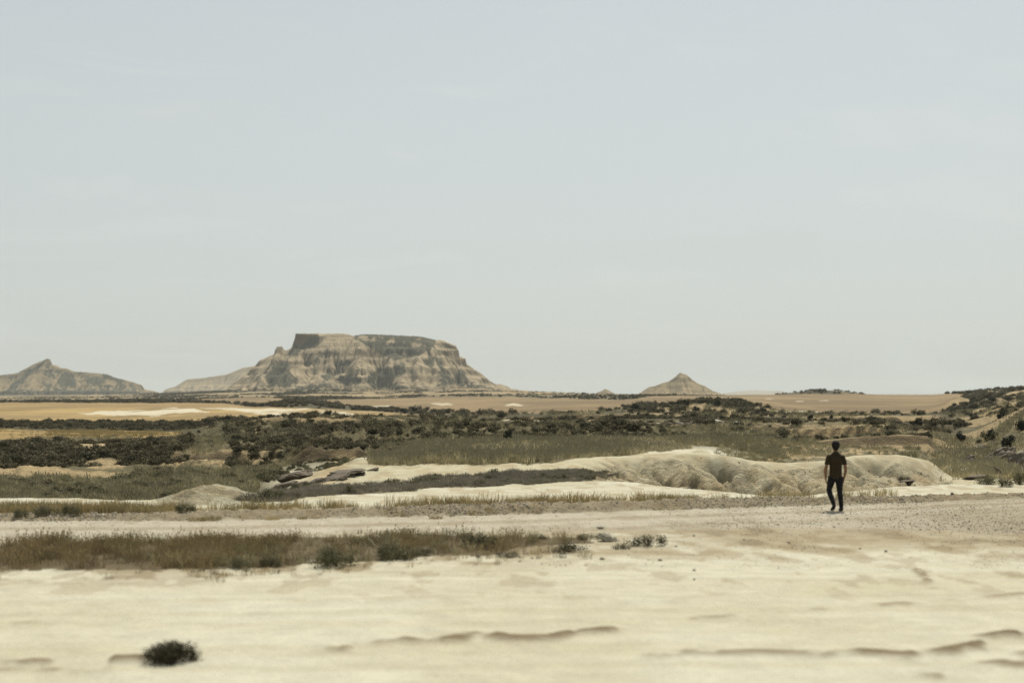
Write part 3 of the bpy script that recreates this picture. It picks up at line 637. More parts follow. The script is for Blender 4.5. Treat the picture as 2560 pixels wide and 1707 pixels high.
landform('mesa', mesa_sil, 2450.0, 240, 90, 1.5, 974, [(-1e4,735,pLl),(735,805,pL),(805,880,pLm),(880,1095,pM),(1095,1e4,pR)], K=.020, iters=32, warp=(70,66), seed=4, terr=.8, veg=.62, rock=np.array((.375,.305,.195)),
    vegblobs=[(705,940,42,32,10),(765,862,42,9,-25),(735,880,25,8,-25),(955,945,40,26,-20),(870,948,40,10,0),(1000,930,18,26,15),(1150,945,14,26,-20),(1110,930,9,30,-30),(1110,955,30,12,0),(1075,905,14,14,30),(1010,965,60,8,0),(780,968,60,7,-8),(860,910,16,10,-30),(820,935,14,18,20),(1190,966,60,5,8)],
    polyveg=[[(884,839),(915,833),(1056,836),(1090,848),(1080,872),(1040,892),(985,900),(950,884),(905,860)]],
    bareblobs=[(910,845,9,5,0),(926,848,7,6,0),(972,853,14,6,-30),(1037,862,13,5,-10),(1050,847,9,2,0),(600,962,36,14,-30),(745,925,26,22,60),(830,858,38,16,-20),(1210,950,40,12,30),(1040,950,60,18,0)],
    ledges=[(834,850,742,800,.9),(883,887,745,900,.75),(903,908,700,800,.8),(903,918,730,778,.7),(878,893,915,968,.8),(893,897,1085,1148,.7),(896,910,1146,1166,.8),(876,880,1110,1148,.6),(903,906,840,905,.6),(943,945,1030,1072,.6),(864,873,1120,1143,.6),(866,882,690,710,.9),(929,931,1080,1110,.5)])
hill_sil = [(-130,985),(-90,955),(-40,945),(0,938),(27,935),(47,931),(73,917),(81,912),(97,905),(113,899.4),(119.5,895.7),(125,897.8),(129,909),(135,913),(140.5,912),(149.4,917),(152,920),(166,920.4),(173.7,923.6),(186,928.5),(247,933),(270,936),(291,944.6),(323,952.7),(341,958),(354,962),(362,973),(380,976),(420,986)]
landform('peaked_hill', hill_sil, 4000.0, 190, 100, 2.2, 980, [(0,1,[(0,1),(.05,.99),(.12,.88),(.45,.5),(1,0)])], K=.03, iters=28, warp=(45,80), seed=14, terr=.4, veg=.8, polyveg=[[(0,985),(60,935),(112,897),(112,906),(60,950),(30,985)]],
    vegblobs=[(120,935,20,8,30),(170,950,26,18,30),(235,952,30,12,10),(200,978,160,6,0),(280,945,30,7,20)], ledges=[(925,931,95,135,.6),(896,908,110,130,.7)])
landform('blue_ridge', [(395,986),(417,972),(439,966),(468,948),(512,944),(570,935),(607,919),(633,915),(700,914),(800,930),(860,985)], 5600.0, 260, 120, 4.0, 977, [(0,1,[(0,1),(.06,.98),(.14,.84),(.5,.45),(1,0)])], K=.03, iters=22, warp=(60,110), seed=24, terr=.3, veg=.7, mat=M_rock_far)
landform('pyramid_butte', [(1585,987),(1603.6,979.7),(1621,968),(1636,965),(1657,957),(1672,953),(1687,942.5),(1701,930.6),(1706,934),(1716,936),(1728.6,947),(1746,959),(1764,966),(1782,977),(1818,987)], 3000.0, 92, 60, 1.1, 986, [(0,1,[(0,1),(.03,.98),(.5,.47),(1,0)])], K=.035, iters=30, warp=(10,24), seed=34, terr=.25, veg=.0, capw=.04, rock=BAD*1.15)
landform('small_butte', [(1488,985),(1493.5,980.6),(1505,976.7),(1513.7,971.7),(1520,974.6),(1530.6,980.6),(1540,985)], 3300.0, 24, 16, 1.2, 984, [(0,1,[(0,1),(.03,.98),(.5,.47),(1,0)])], K=.03, iters=12, warp=(4,9), seed=44, terr=0, veg=.1, capw=.04)
landform('far_tableland', [(1690,990),(1800,984),(1815,981),(1835,979),(1850.6,976.7),(1883,975),(1900,976),(1955,976.7),(1964,981),(2100,984),(2330,985),(2345,983),(2380,983),(2420,988)], 14000.0, 500, 300, 14.0, 988, [(0,1,[(0,1),(.1,.97),(.5,.45),(1,0)])], K=.02, iters=8, warp=(100,300), seed=54, terr=0, veg=.6, mat=M_rock_far)

# ------------------------------------------------------------------ air
hz = bpy.data.materials.new('haze'); hz.use_nodes = True
hn = hz.node_tree.nodes; hn.clear(); ho = hn.new('ShaderNodeOutputMaterial'); hv_ = hn.new('ShaderNodeVolumePrincipled')
hv_.inputs['Color'].default_value = (.92, .97, .94, 1); hv_.inputs['Density'].default_value = 6.5e-5; hv_.inputs['Anisotropy'].default_value = 0.1
hz.node_tree.links.new(hv_.outputs[0], ho.inputs['Volume'])
zb = float(min(H.min(), -8)) - 1.5; zt = 150.0; bw = 17000
hc = np.array([(x, y, z) for z in (zb, zt) for y in (-bw, bw) for x in (-bw, bw)], float)
hf = np.array([(0,2,3,1),(4,5,7,6),(0,1,5,4),(2,6,7,3),(0,4,6,2),(1,3,7,5)])
hme = np_mesh('haze', hc, hf, smooth=False); hme.materials.append(hz)
tag(col_of(bpy.data.objects.new('haze', hme)), kind='stuff')

# ------------------------------------------------------------------ plants: shared meshes
def tris_mesh(name, P, mat):
    """P: (n,3,3) triangles"""
    P = np.asarray(P, float); n = len(P)
    me = np_mesh(name, P.reshape(-1, 3), np.arange(3 * n).reshape(-1, 3), smooth=False)
    me.materials.append(mat); return me
def quads_mesh(name, P, mat):
    P = np.asarray(P, float); n = len(P)
    me = np_mesh(name, P.reshape(-1, 3), np.arange(4 * n).reshape(-1, 4), smooth=False)
    me.materials.append(mat); return me
def tuft(name, mat, n, h, spread, width, lean=.35, seed=0, heads=0, headmat=None):
    g = np.random.default_rng(seed); T = []; HD = []
    for i in range(n):
        a = g.uniform(0, 6.283); r = spread * math.sqrt(g.uniform(0, 1)); bx, by = r * math.cos(a), r * math.sin(a)
        hh = h * g.uniform(.45, 1.0); la = a + g.normal(0, .8); l = hh * lean * abs(g.normal(.6, .6))
        tx, ty = bx + l * math.cos(la), by + l * math.sin(la); wa = g.uniform(0, 3.14); wx, wy = width / 2 * math.cos(wa), width / 2 * math.sin(wa)
        mx_, my_ = bx + .4 * (tx - bx), by + .4 * (ty - by); mz = hh * .6
        T += [[(bx - wx, by - wy, -.03), (bx + wx, by + wy, -.03), (mx_ + wx * .8, my_ + wy * .8, mz)], [(bx - wx, by - wy, -.03), (mx_ + wx * .8, my_ + wy * .8, mz), (mx_ - wx * .8, my_ - wy * .8, mz)],
              [(mx_ - wx * .8, my_ - wy * .8, mz), (mx_ + wx * .8, my_ + wy * .8, mz), (tx, ty, hh)]]
        if i < heads:
            e = width * 1.7
            HD += [[(tx - e, ty, hh * .95), (tx + e, ty, hh * .95), (tx, ty, hh + 3.2 * e)], [(tx, ty - e, hh * .95), (tx, ty + e, hh * .95), (tx, ty, hh + 3.2 * e)]]
    if heads:
        me = tris_mesh(name, T + HD, mat); me.materials.append(headmat)
        mi = np.zeros(len(T) + len(HD), np.int32); mi[len(T):] = 1; me.polygons.foreach_set('material_index', mi)
        return me
    return tris_mesh(name, T, mat)
def bush_mesh(name, mat, seed, n=520, leaf=.085, wide=1.15, tall=.85, lobes=7, upright=0.0, low=.12):
    """foliage of leaf-sized faces spread through several uneven lobes; about one metre high"""
    g = np.random.default_rng(seed); L = []
    for i in range(lobes):
        a = g.uniform(0, 6.283); r = .42 * wide * math.sqrt(g.uniform(0, 1))
        rr = g.uniform(.24, .40) * (1 - .25 * upright); z = g.uniform(low + .12, tall - rr * .6) * (1 - .45 * r / (.42 * wide) * (1 - .5 * upright))
        L.append((r * math.cos(a), r * math.sin(a), z, rr, rr * g.uniform(.8, 1.1 + upright * .7)))
    L.append((0, 0, tall * .45, .36 * wide * .8, tall * .5))
    Q = []
    for i in range(n):
        cx_, cy_, cz_, r, rz = L[g.integers(len(L))]
        v = g.normal(0, 1, 3); v /= np.linalg.norm(v); k = g.uniform(.55, 1.08) if g.random() < .8 else g.uniform(.1, .6)
        p = np.array((cx_ + v[0] * r * k, cy_ + v[1] * r * k, max(low * .3, cz_ + v[2] * rz * k)))
        nrm = v + g.normal(0, .55, 3); nrm /= np.linalg.norm(nrm)
        t = np.cross(nrm, g.normal(0, 1, 3)); t /= np.linalg.norm(t); b = np.cross(nrm, t); s1 = leaf * g.uniform(.6, 1.4); s2 = s1 * g.uniform(.45, .8)
        Q.append([p - t * s1, p - b * s2, p + t * s1 * 1.1, p + b * s2])
    return quads_mesh(name, Q, mat)
def stem_mesh(name, mat, seed, n=9, h=.55):
    g = np.random.default_rng(seed); F = []
    for i in range(n):
        a = g.uniform(0, 6.283); r = g.uniform(.1, .4); p0 = np.array((g.normal(0, .03), g.normal(0, .03), -.06)); p2 = np.array((r * math.cos(a), r * math.sin(a), h * g.uniform(.6, 1))); p1 = (p0 + p2) / 2 + g.normal(0, .03, 3)
        for (q0, q1, w0, w1) in ((p0, p1, .022, .015), (p1, p2, .015, .005)):
            for k in range(3):
                a0, a1 = k * 2.094, (k + 1) * 2.094
                f0 = lambda A, w: np.array((math.cos(A) * w, math.sin(A) * w, 0))
                F.append([q0 + f0(a0, w0), q0 + f0(a1, w0), q1 + f0(a1, w1), q1 + f0(a0, w1)])
    return quads_mesh(name, F, mat)
G = lambda *c: np.array(c)
P_brown = mat_plant('brown_grass', (.175,.125,.065), (.110,.095,.048), (.36,.28,.155), .6)
P_gold = mat_plant('golden_grass', (.30,.225,.10), (.21,.185,.09), (.42,.34,.18), .5)
P_green = mat_plant('green_grass', (.25,.23,.135), (.115,.105,.052), (.44,.39,.24), .2)
P_yell = mat_plant('yellow_green_grass', (.40,.345,.20), (.16,.145,.075), (.60,.53,.34), .16)
P_grey = mat_plant('grey_herb', (.19,.17,.13), (.155,.145,.10), (.26,.235,.18), .5)
P_head = mat_plain('seed_head', (.36,.33,.22), bump=0)
P_sage = mat_plant('sage_leaf', (.092,.088,.046), (.115,.112,.062), (.16,.15,.09), 1.2)
P_bank = mat_plant('bank_leaf', (.075,.070,.036), (.095,.088,.048), (.13,.115,.07), 1.2, trans=.2)
P_dark = mat_plant('dark_leaf', (.040,.040,.021), (.080,.072,.038), (.150,.130,.075), .25, trans=.18)
P_fore = mat_plant('foreground_leaf', (.050,.045,.022), (.040,.036,.018), (.075,.065,.03), .6, trans=.1)
P_jun = mat_plant('juniper_leaf', (.020,.024,.012), (.028,.030,.016), (.035,.038,.02), .12, trans=.08)
P_scr = mat_plant('scrub_leaf', (.070,.066,.034), (.105,.090,.048), (.16,.14,.085), .06, trans=.2)
P_stem = mat_plain('stem', (.045,.033,.022), bump=0)
P_stone = mat_plain('stone', (.21,.185,.14), scale=9, var=.4, bump=.02)
P_pebble = mat_plant('pebble', (.27,.235,.17), (.19,.155,.10), (.43,.39,.31), 3, trans=0)
P_slab = mat_plain('slab_rock', (.12,.10,.075), scale=2.2, var=.45, bump=.08)

hidden = {}
def proto(me):
    o = bpy.data.objects.new(me.name, me); return o
def scatter(name, pts, scl, meshes, label=None, tilt=.12, zs=1.0, mat=None):
    """one 'stuff' object: countless small copies set on points by geometry nodes"""
    if len(pts) == 0: return
    c = bpy.data.collections.new(name + '_source')
    for m in meshes: c.objects.link(proto(m))
    me = bpy.data.meshes.new(name); n = len(pts)
    me.vertices.add(n); me.vertices.foreach_set('co', np.asarray(pts, np.float32).ravel())
    a = me.attributes.new('sc', 'FLOAT', 'POINT'); a.data.foreach_set('value', np.asarray(scl, np.float32))
    r = me.attributes.new('rot', 'FLOAT_VECTOR', 'POINT'); rv = np.zeros((n, 3), np.float32); rv[:, 2] = RNG.uniform(0, 6.28, n); rv[:, 0] = RNG.normal(0, tilt, n); rv[:, 1] = RNG.normal(0, tilt, n)
    r.data.foreach_set('vector', rv.ravel())
    o = col_of(bpy.data.objects.new(name, me))
    ng = bpy.data.node_groups.new(name, 'GeometryNodeTree')
    ng.interface.new_socket('Geometry', in_out='INPUT', socket_type='NodeSocketGeometry'); ng.interface.new_socket('Geometry', in_out='OUTPUT', socket_type='NodeSocketGeometry')
    N = ng.nodes; L = ng.links; gi = N.new('NodeGroupInput'); go = N.new('NodeGroupOutput')
    ip = N.new('GeometryNodeInstanceOnPoints'); ci = N.new('GeometryNodeCollectionInfo'); ci.inputs['Collection'].default_value = c
    ci.inputs['Separate Children'].default_value = True; ci.inputs['Reset Children'].default_value = True
    A1 = N.new('GeometryNodeInputNamedAttribute'); A1.data_type = 'FLOAT'; A1.inputs['Name'].default_value = 'sc'
    A2 = N.new('GeometryNodeInputNamedAttribute'); A2.data_type = 'FLOAT_VECTOR'; A2.inputs['Name'].default_value = 'rot'
    L.new(gi.outputs[0], ip.inputs['Points']); L.new(ci.outputs[0], ip.inputs['Instance']); ip.inputs['Pick Instance'].default_value = True
    cb = N.new('ShaderNodeCombineXYZ'); mz = N.new('ShaderNodeMath'); mz.operation = 'MULTIPLY'; mz.inputs[1].default_value = zs
    L.new(A1.outputs['Attribute'], cb.inputs[0]); L.new(A1.outputs['Attribute'], cb.inputs[1]); L.new(A1.outputs['Attribute'], mz.inputs[0]); L.new(mz.outputs[0], cb.inputs[2])
    L.new(cb.outputs[0], ip.inputs['Scale']); L.new(A2.outputs['Attribute'], ip.inputs['Rotation'])
    L.new(ip.outputs[0], go.inputs[0])
    md = o.modifiers.new('scatter', 'NODES'); md.node_group = ng
    tag(o, label, kind='stuff'); return o

dA = np.gradient(RAD)[:, None] * (RR * np.gradient(ANG)[None, :])
infov = (np.abs(AA) < R(22.5)); vegn = sstep(.38, .6, fbm(GX / (1 + Dd * .03), GY / (1 + Dd * .05), 303, 3))
def sample(mask, dens, s0, s1, cap=60000, holes=True):
    lam = np.where(infov, mask * dens * dA * (1 - noveg) * ((.25 + 1.2 * vegn) if holes else 1), 0); tot = lam.sum()
    if tot > cap: lam = lam * cap / tot
    k = RNG.poisson(lam); i, j = np.nonzero(k); rep = k[i, j]; i = np.repeat(i, rep); j = np.repeat(j, rep)
    r = RR[i, j] + RNG.uniform(-.5, .5, len(i)) * np.gradient(RAD)[i]; a = AA[i, j] + RNG.uniform(-.5, .5, len(i)) * np.gradient(ANG)[j]
    x = r * np.sin(a); y = r * np.cos(a); z = ground_za(x, y)
    q = .55 + .8 * fbm(x / (1 + y * .03), y / (1 + y * .06), 301, 3)
    return np.stack([x, y, z], -1), (s0 + (s1 - s0) * RNG.uniform(0, 1, len(i)) ** 1.6) * q
T_dry = [tuft('dry_tuft', P_brown, 30, .27, .18, .008, .75, k, 5, P_gold) for k in range(3)]
T_gold = [tuft('golden_tuft', P_gold, 24, .22, .13, .010, .5, 10 + k) for k in range(3)]
T_green = [tuft('green_tuft', P_green, 26, .42, .20, .020, .6, 20 + k) for k in range(3)]
T_yell = [tuft('meadow_tuft', P_yell, 22, .38, .22, .022, .6, 30 + k, 6, P_head) for k in range(3)]
T_grey = [tuft('grey_tuft', P_grey, 34, .17, .14, .012, .9, 40 + k) for k in range(3)]
T_reed = [tuft('reed_tuft', P_yell, 18, .95, .25, .028, .5, 50 + k, 6, P_head) for k in range(2)]
T_scrubby = 0
B_sage = [bush_mesh('sage_foliage', P_sage, 60 + k, n=620, leaf=.055, wide=1.5, tall=.75) for k in range(4)]
B_dark = [bush_mesh('dark_foliage', P_dark, 70 + k, n=560, leaf=.075, wide=1.35, tall=.9, lobes=8) for k in range(5)]
B_jun = [bush_mesh('juniper_foliage', P_jun, 80 + k, n=800, leaf=.06, wide=.95, tall=1.0, lobes=9, upright=1) for k in range(4)]
B_scr = [bush_mesh('scrub_foliage', P_scr, 90 + k, n=240, leaf=.11, wide=1.5, tall=.7, lobes=6) for k in range(4)]
def pebble_mesh(seed):
    g = np.random.default_rng(seed); v = []
    for i in range(6):
        for dz in (-.35, .35):
            a = i * 1.047 + g.uniform(-.3, .3); r = g.uniform(.35, .55); v.append((r * math.cos(a), r * .8 * math.sin(a), dz * g.uniform(.5, 1)))
    v.append((0, 0, .42)); v.append((0, 0, -.4)); F = []
    for i in range(6):
        a, b, c_, d_ = 2 * i, 2 * ((i + 1) % 6), 2 * ((i + 1) % 6) + 1, 2 * i + 1
        F += [(a, b, c_), (a, c_, d_), (d_, c_, 12), (b, a, 13)]
    me = np_mesh('pebble', np.array(v), np.array(F), smooth=False); me.materials.append(P_pebble); return me
PEB = [pebble_mesh(k) for k in range(4)]
P_pebble = mat_plant('clay_clod', (.30,.245,.145), (.20,.15,.08), (.38,.33,.21), 3, trans=0)
CLD = [pebble_mesh(k) for k in range(3)]

# roadside brown grass verge
np_pts = lambda *m: sample(*m)
p, s_ = sample(m_verge * (.35 + .8 * sstep(.36, .55, nB)), 52, .36, 1.08, 19000); scatter('dry_grass', p, s_, T_dry)
p, s_ = sample(m_verge * sstep(.45, .6, nA), 7, .5, 1.1, 3000); scatter('green_grass', p, s_ * .7, T_green)
vf = in_poly(JX + (nB - .5) * 160, JY - 34 + (nB - .5) * 50, POLY['verge']) & (Dd > 21) & (Dd < 30)
p, s_ = sample(vf * (1 - m_verge) * sstep(.5, .6, nA), 9, .25, .7, 2500); scatter('dry_grass', p, s_, T_dry + T_grey + T_gold)
fr = (in_poly(JX, JY - 26, POLY['verge']) & (Dd > 22) & (Dd < 34)) * (1 - m_verge) * sstep(.45, .62, nB)
p, s_ = sample(fr, 12, .35, .8, 2500); scatter('dry_grass', p, s_, T_dry + T_gold)
# yellow grass behind the berm
m_aft = (Dd > K1v + 1.3) * (Dd < K1v + 3.3) * (1 - sstep(1350, 1900, PX) * .93) * (.2 + .8 * sstep(.38, .6, nA)) * (PX < 2250)
p, s_ = sample(m_aft, 44, .7, 1.7, 9000); scatter('golden_grass', p, s_, T_gold)
p, s_ = sample(m_aft * (PX < 1400) * sstep(.42, .55, nA), 14, .4, 1.0, 3000); scatter('green_grass', p, s_ * .8, T_green)
p, s_ = sample(berm * sstep(.56, .72, nA) * (PX < 1500), 22, .4, .9, 2000); scatter('golden_grass', p, s_, T_gold)
# grey herbs on the strip beyond
p, s_ = sample(m_grey, 38, .6, 1.25, 14000); scatter('grey_herbs', p, s_, T_grey)
p, s_ = sample(m_grey * sstep(.5, .65, nB), 3, .2, .42, 800); scatter('low_shrubs', p, s_, B_sage)
# green grass of the arroyo at the left
m_a2 = np.maximum(m_arr * (Dd > 50), low_l * (Dd > 50) * (PX < 640)) * ((Dd < 86) | (PX > 330))
p, s_ = sample(m_a2, 9, .6, 1.35, 16000); scatter('green_grass', p, s_, T_green + T_yell[:1])
p, s_ = sample(m_a2 * sstep(.48, .62, nA), 1.0, .3, .8, 1500); scatter('low_shrubs', p, s_, B_sage + B_scr)
# meadow in the middle
p, s_ = sample(m_mead * (Dd < 108), 7, .5, 1.15, 14000); scatter('meadow_grass', p, s_, T_yell)
mm = ((Dd > 100) & (Dd < 166) & (PX > 430) & (PX < 2330)) * (1 - ebk * .92) * (1 - ((Dd > 98) & (Dd < 103) & (PX > 730) & (PX < 1000)))
p, s_ = sample(mm * (Dd < 130), 3.0, .55, 1.25, 16000); scatter('meadow_grass', p, s_, T_green + T_yell)
p, s_ = sample(mm * (Dd >= 128), 1.8, .6, 1.4, 14000); scatter('meadow_grass', p, s_, T_green + T_yell)
p, s_ = sample(mm * sstep(.55, .66, nC) * (PX < 1300), .5, .6, 1.2, 700); scatter('tall_reeds', p, s_, T_reed)
m_rm = ((Dd > 62) & (Dd < 150) & (JX > 2335)) * (1 - sstep(2520, 2560, JX) * .6) * (Dd > K4v + 9)
p, s_ = sample(m_rm, 6, .6, 1.4, 14000); scatter('meadow_grass', p, s_, T_yell)
p, s_ = sample(((Dd > 67) & (Dd < 104) & (JX > 1780) & (JX < 2350)) * sstep(.42, .5, nA), 5, .4, 1.0, 5000); scatter('green_grass', p, s_, T_green)
p, s_ = sample(((Dd > 167) & (Dd < 250)) * (1 - m_strip) * 1.0, .8, .6, 1.5, 20000); scatter('rough_grass', p, s_, T_green + T_yell)
p, s_ = sample(((Dd > 245) & (Dd < 420)) * (1 - m_wheat) * (1 - m_bB) * (PX > 900), .16, 1.3, 2.6, 12000); scatter('rough_grass', p, s_, T_green + T_yell)
p, s_ = sample(((Dd > 103) & (Dd < 150) & (PX > 570) & (PX < 1010)) * 1.0, 1.0, .35, .9, 3500, False); scatter('scrub', p, s_, B_scr + B_dark[:3])
p, s_ = sample(((Dd > 80) & (Dd < 99) & (PX > 620) & (PX < 1000)) * 1.0, 1.2, .3, .7, 900, False); scatter('scrub', p, s_, B_scr + B_sage)
bandn = sstep(.50, .56, fbm(GX / 24, GY / 6.5, 305, 3))
p, s_ = sample(((Dd > 112) & (Dd < 165) & (PX > 560) & (PX < 2330)) * bandn, 1.3, .35, .8, 5000, False); scatter('scrub', p, s_, B_scr + B_dark[:3])
p, s_ = sample(((Dd > 167) & (Dd < 245) & (PX > 560) & (PX < 2400)) * (1 - m_strip) * bandn, .7, .4, 1.0, 5000, False); scatter('scrub', p, s_, B_scr + B_dark[:3])
# wheat standing in the golden fields
p, s_ = sample(m_strip, 1.6, 1.3, 2.2, 9000); scatter('wheat', p, s_, T_gold)
# scrub too dense to count
left_bank = ((Dd > 103) & (Dd < 152) & (JX < 470)) * 1.0
bare = np.zeros_like(H)
for a in [(240,1118,60,12,100,150),(300,1130,30,8,100,150),(265,1160,50,13,88,125)]: bare = np.maximum(bare, blob(*a))
p, s_ = sample(left_bank * (1 - bare), 1.3, .45, 1.05, 4500, False); scatter('scrub', p, s_, B_scr + B_dark[:2])
p, s_ = sample(((Dd > 104) & (Dd < 165) & (PX > 440) & (PX < 1500)) * (1 - ebk * .7) * sstep(.47, .6, nA), .30, .35, .9, 1800); scatter('scrub', p, s_, B_scr + B_dark[:1])
p, s_ = sample(((Dd > 246) & (Dd < 302) & (PX < 590)) * 1.0, .6, .5, 1.3, 3000, False); scatter('scrub', p, s_, B_scr + B_dark)
hillm = np.clip(hl2 * 1.6, 0, 1) * (Dd > 270) * (Dd < 420)
baremask = (C[..., 0] > .16)
p, s_ = sample(hillm * (~baremask), .30, .7, 1.7, 6000); scatter('scrub', p, s_, B_scr + B_dark)
p, s_ = sample(((Dd > 150) & (Dd < 400) & (PX > 1280)) * (1 - m_bB) * (.25 + sstep(.45, .6, nC)) * (~baremask), .10, .6, 1.5, 9000); scatter('scrub', p, s_, B_scr + B_dark)
p, s_ = sample((((Dd > 165) & (Dd < 330)) & (PX > 560) & (PX < 1290)) * (1 - m_wheat) * (1 - m_strip) * sstep(.42, .6, nC), .14, .5, 1.2, 4000); scatter('scrub', p, s_, B_scr + B_dark)
p, s_ = sample(((Dd > 95) & (Dd < 400) & (PX > 2400)) * 1.0, .10, .35, 1.0, 4000); scatter('scrub', p, s_, B_scr + B_dark + B_jun[:1])
farscrub = ((Dd > 380) & (Dd < 1150)) * (1 - np.maximum(m_wheat, np.maximum(m_bA, m_bB))) * (~baremask)
p, s_ = sample(farscrub, .05, 1.0, 2.4, 9000); scatter('scrub', p, s_, B_scr + B_dark)
p, s_ = sample((Dd > 1100) * (Dd < 2400) * (C[..., 0] < .09), .014, 1.2, 2.6, 9000); scatter('scrub', p, s_, B_scr)
# loose stones on the gravel road and its berm
p, s_ = sample(berm, 130, .02, .075, 34000); scatter('gravel', p, s_, PEB, tilt=.6)
p, s_ = sample(rd * (.25 + sstep(1500, 2400, PX)), 26, .015, .045, 16000); scatter('gravel', p, s_, PEB, tilt=.6)
p, s_ = sample(((Dd > 25) & (Dd < 34) & (PX > 1350)) * (.2 + sstep(.45, .6, nB)) * (1 - m_verge), 40, .012, .04, 20000); scatter('gravel', p, s_, PEB, tilt=.6)
p, s_ = sample(bz * sstep(.45, .7, nB), 8, .03, .10, 5000); scatter('clay_clods', p, s_, CLD, tilt=.6)

# ------------------------------------------------------------------ countable bushes, each an object
def place(me_or_o, name, x, y, scale, label, cat, group, zscale=1.0, sink=.04, rz=None):
    z = ground_z(x, y)
    o = col_of(bpy.data.objects.new(name, me_or_o)); o.location = (x, y, z - sink * scale)
    o.rotation_euler = (0, 0, RNG.uniform(0, 6.28) if rz is None else rz); o.scale = (scale, scale, scale * zscale)
    return tag(o, label, cat, group)
def spread(mask, n, mind):
    """n spots over a mask, kept apart by mind metres"""
    p, _ = sample(mask, n * 12 / max(1e-6, (mask * infov * dA).sum()), 1, 1, 10**9); RNG.shuffle(p); keep = []
    for q in p:
        if len(keep) >= n: break
        if all(abs(q[0] - k[0]) > mind or abs(q[1] - k[1]) > mind for k in keep): keep.append(q)
    return keep
sets = [
 (left_bank * (1 - bare), 85, .9, .7, 1.4, B_dark + B_scr, 'dark green bush crowding the steep bank below the narrow golden strip at far left', 'bushes crowding the left bank'),
 (((Dd > 250) & (Dd < 300) & (JX < 570)) * 1.0, 44, 1.2, .9, 1.6, B_dark, 'dark bush in the hedge-like row between the golden strip and the wheat field', 'bushes in the row in front of the wheat'),
 (((Dd > 205) & (Dd < 262) & (JX > 1020) & (JX < 1270)) * 1.0, 22, 1.0, .8, 1.5, B_dark, 'brownish green bush in the thick clump under the tip of the wheat field', 'bushes clumped under the tip of the wheat'),
 (((Dd > 172) & (Dd < 215) & (JX > 560) & (JX < 960)) * 1.0, 20, 1.0, .5, .95, B_dark, 'small dark bush along the rim of the grassy terrace in front of the wheat', 'bushes along the terrace rim'),
 (hillm * (~baremask), 50, 1.8, .9, 2.1, B_dark + B_jun[:1], 'dark bush growing on the rounded scrubby knoll right of centre', 'bushes on the scrubby knoll'),
 (((Dd > 150) & (Dd < 330) & (JX > 1880) & (JX < 2380)) * (1 - m_bB) * 1.0, 40, 1.8, .7, 1.5, B_dark, 'dark bush scattered over the scrub flat beyond the walking person', 'bushes on the scrub flat beyond the person'),
 (((Dd > 105) & (Dd < 300) & (JX > 2400)) * 1.0, 22, 1.4, .7, 1.5, B_dark + B_jun[:2], 'dark bush clinging to the rocky hillside at the right edge', 'bushes on the right hillside'),
]
for mask, n, mind, s0, s1, ms, lab, grp in sets:
    for q in spread(mask, n, mind):
        place(ms[RNG.integers(len(ms))], 'bush', q[0], q[1], RNG.uniform(s0, s1), lab, 'bush', grp, RNG.uniform(.8, 1.1))
def px2m(w, d): return w * d / FPX
junipers = [
 (1270,1106,24,1.35,100,180,'lone dark upright juniper standing in the middle of the pale green meadow'),
 (1040,1033,34,.6,300,700,'round dark juniper behind the wheat field, left of the long brown field'),
 (1010,1033,24,.6,300,700,'low dark juniper touching the left side of the round one behind the wheat'),
 (1537,1068,18,.8,190,300,'small rounded juniper left of the pale layered rocks under the knoll'),
 (1588,1028,24,.95,280,420,'dark juniper on the left shoulder of the scrubby knoll'),
 (1715,1017,16,1.2,300,400,'dark juniper on the upper left of the knoll beside a bare patch'),
 (1793,1016,18,1.1,300,400,'dark juniper just below the summit of the knoll'),
 (1740,1030,20,.8,290,400,'wide low juniper half way up the knoll'),
 (1840,1084,36,.85,150,260,'broad black-green juniper at the foot of the knoll, biggest of its row'),
 (1783,1080,20,.8,150,260,'squat juniper left of the broad one at the foot of the knoll'),
 (1912,1058,22,.8,190,320,'dark juniper on the right flank foot of the knoll'),
 (2026,1050,16,.95,250,360,'small pointed juniper in front of the white salt strip, left of the person'),
 (2078,1048,10,1.2,250,360,'tiny pointed juniper in front of the white salt strip, right above the person'),
 (2183,1093,26,.85,140,230,'dark rounded juniper right of the person behind the brown earth wall'),
 (2294,1072,20,1.0,190,300,'dark juniper at the right end of the scrub flat'),
 (2385,1019,16,.95,330,800,'round juniper alone near the top of the far slope at right'),
 (2432,1047,24,.7,250,500,'wide rounded juniper at the foot of the far right slope'),
 (2510,1036,16,.9,200,600,'dark juniper on the terrace of the far right slope'),
 (2400,1100,26,.8,120,200,'low dark juniper at the back edge of the grassy hollow at right'),
 (2470,1102,30,1.0,115,190,'tall dark juniper where the grassy hollow meets the right hillside'),
 (2520,1122,32,1.15,100,170,'largest leaning dark juniper on the rocky hillside by the right edge'),
 (2552,1076,26,1.3,100,200,'dark juniper cut by the right edge of the view, high on the hillside'),
]
for px, y, w, asp, d0, d1, lab in junipers:
    x, d, z = spot(px, y, d0, d1); sc_ = px2m(w, d) / .95
    o = place(B_jun[RNG.integers(4)], 'juniper', x, d, sc_, lab, 'juniper', 'dark junipers', asp)
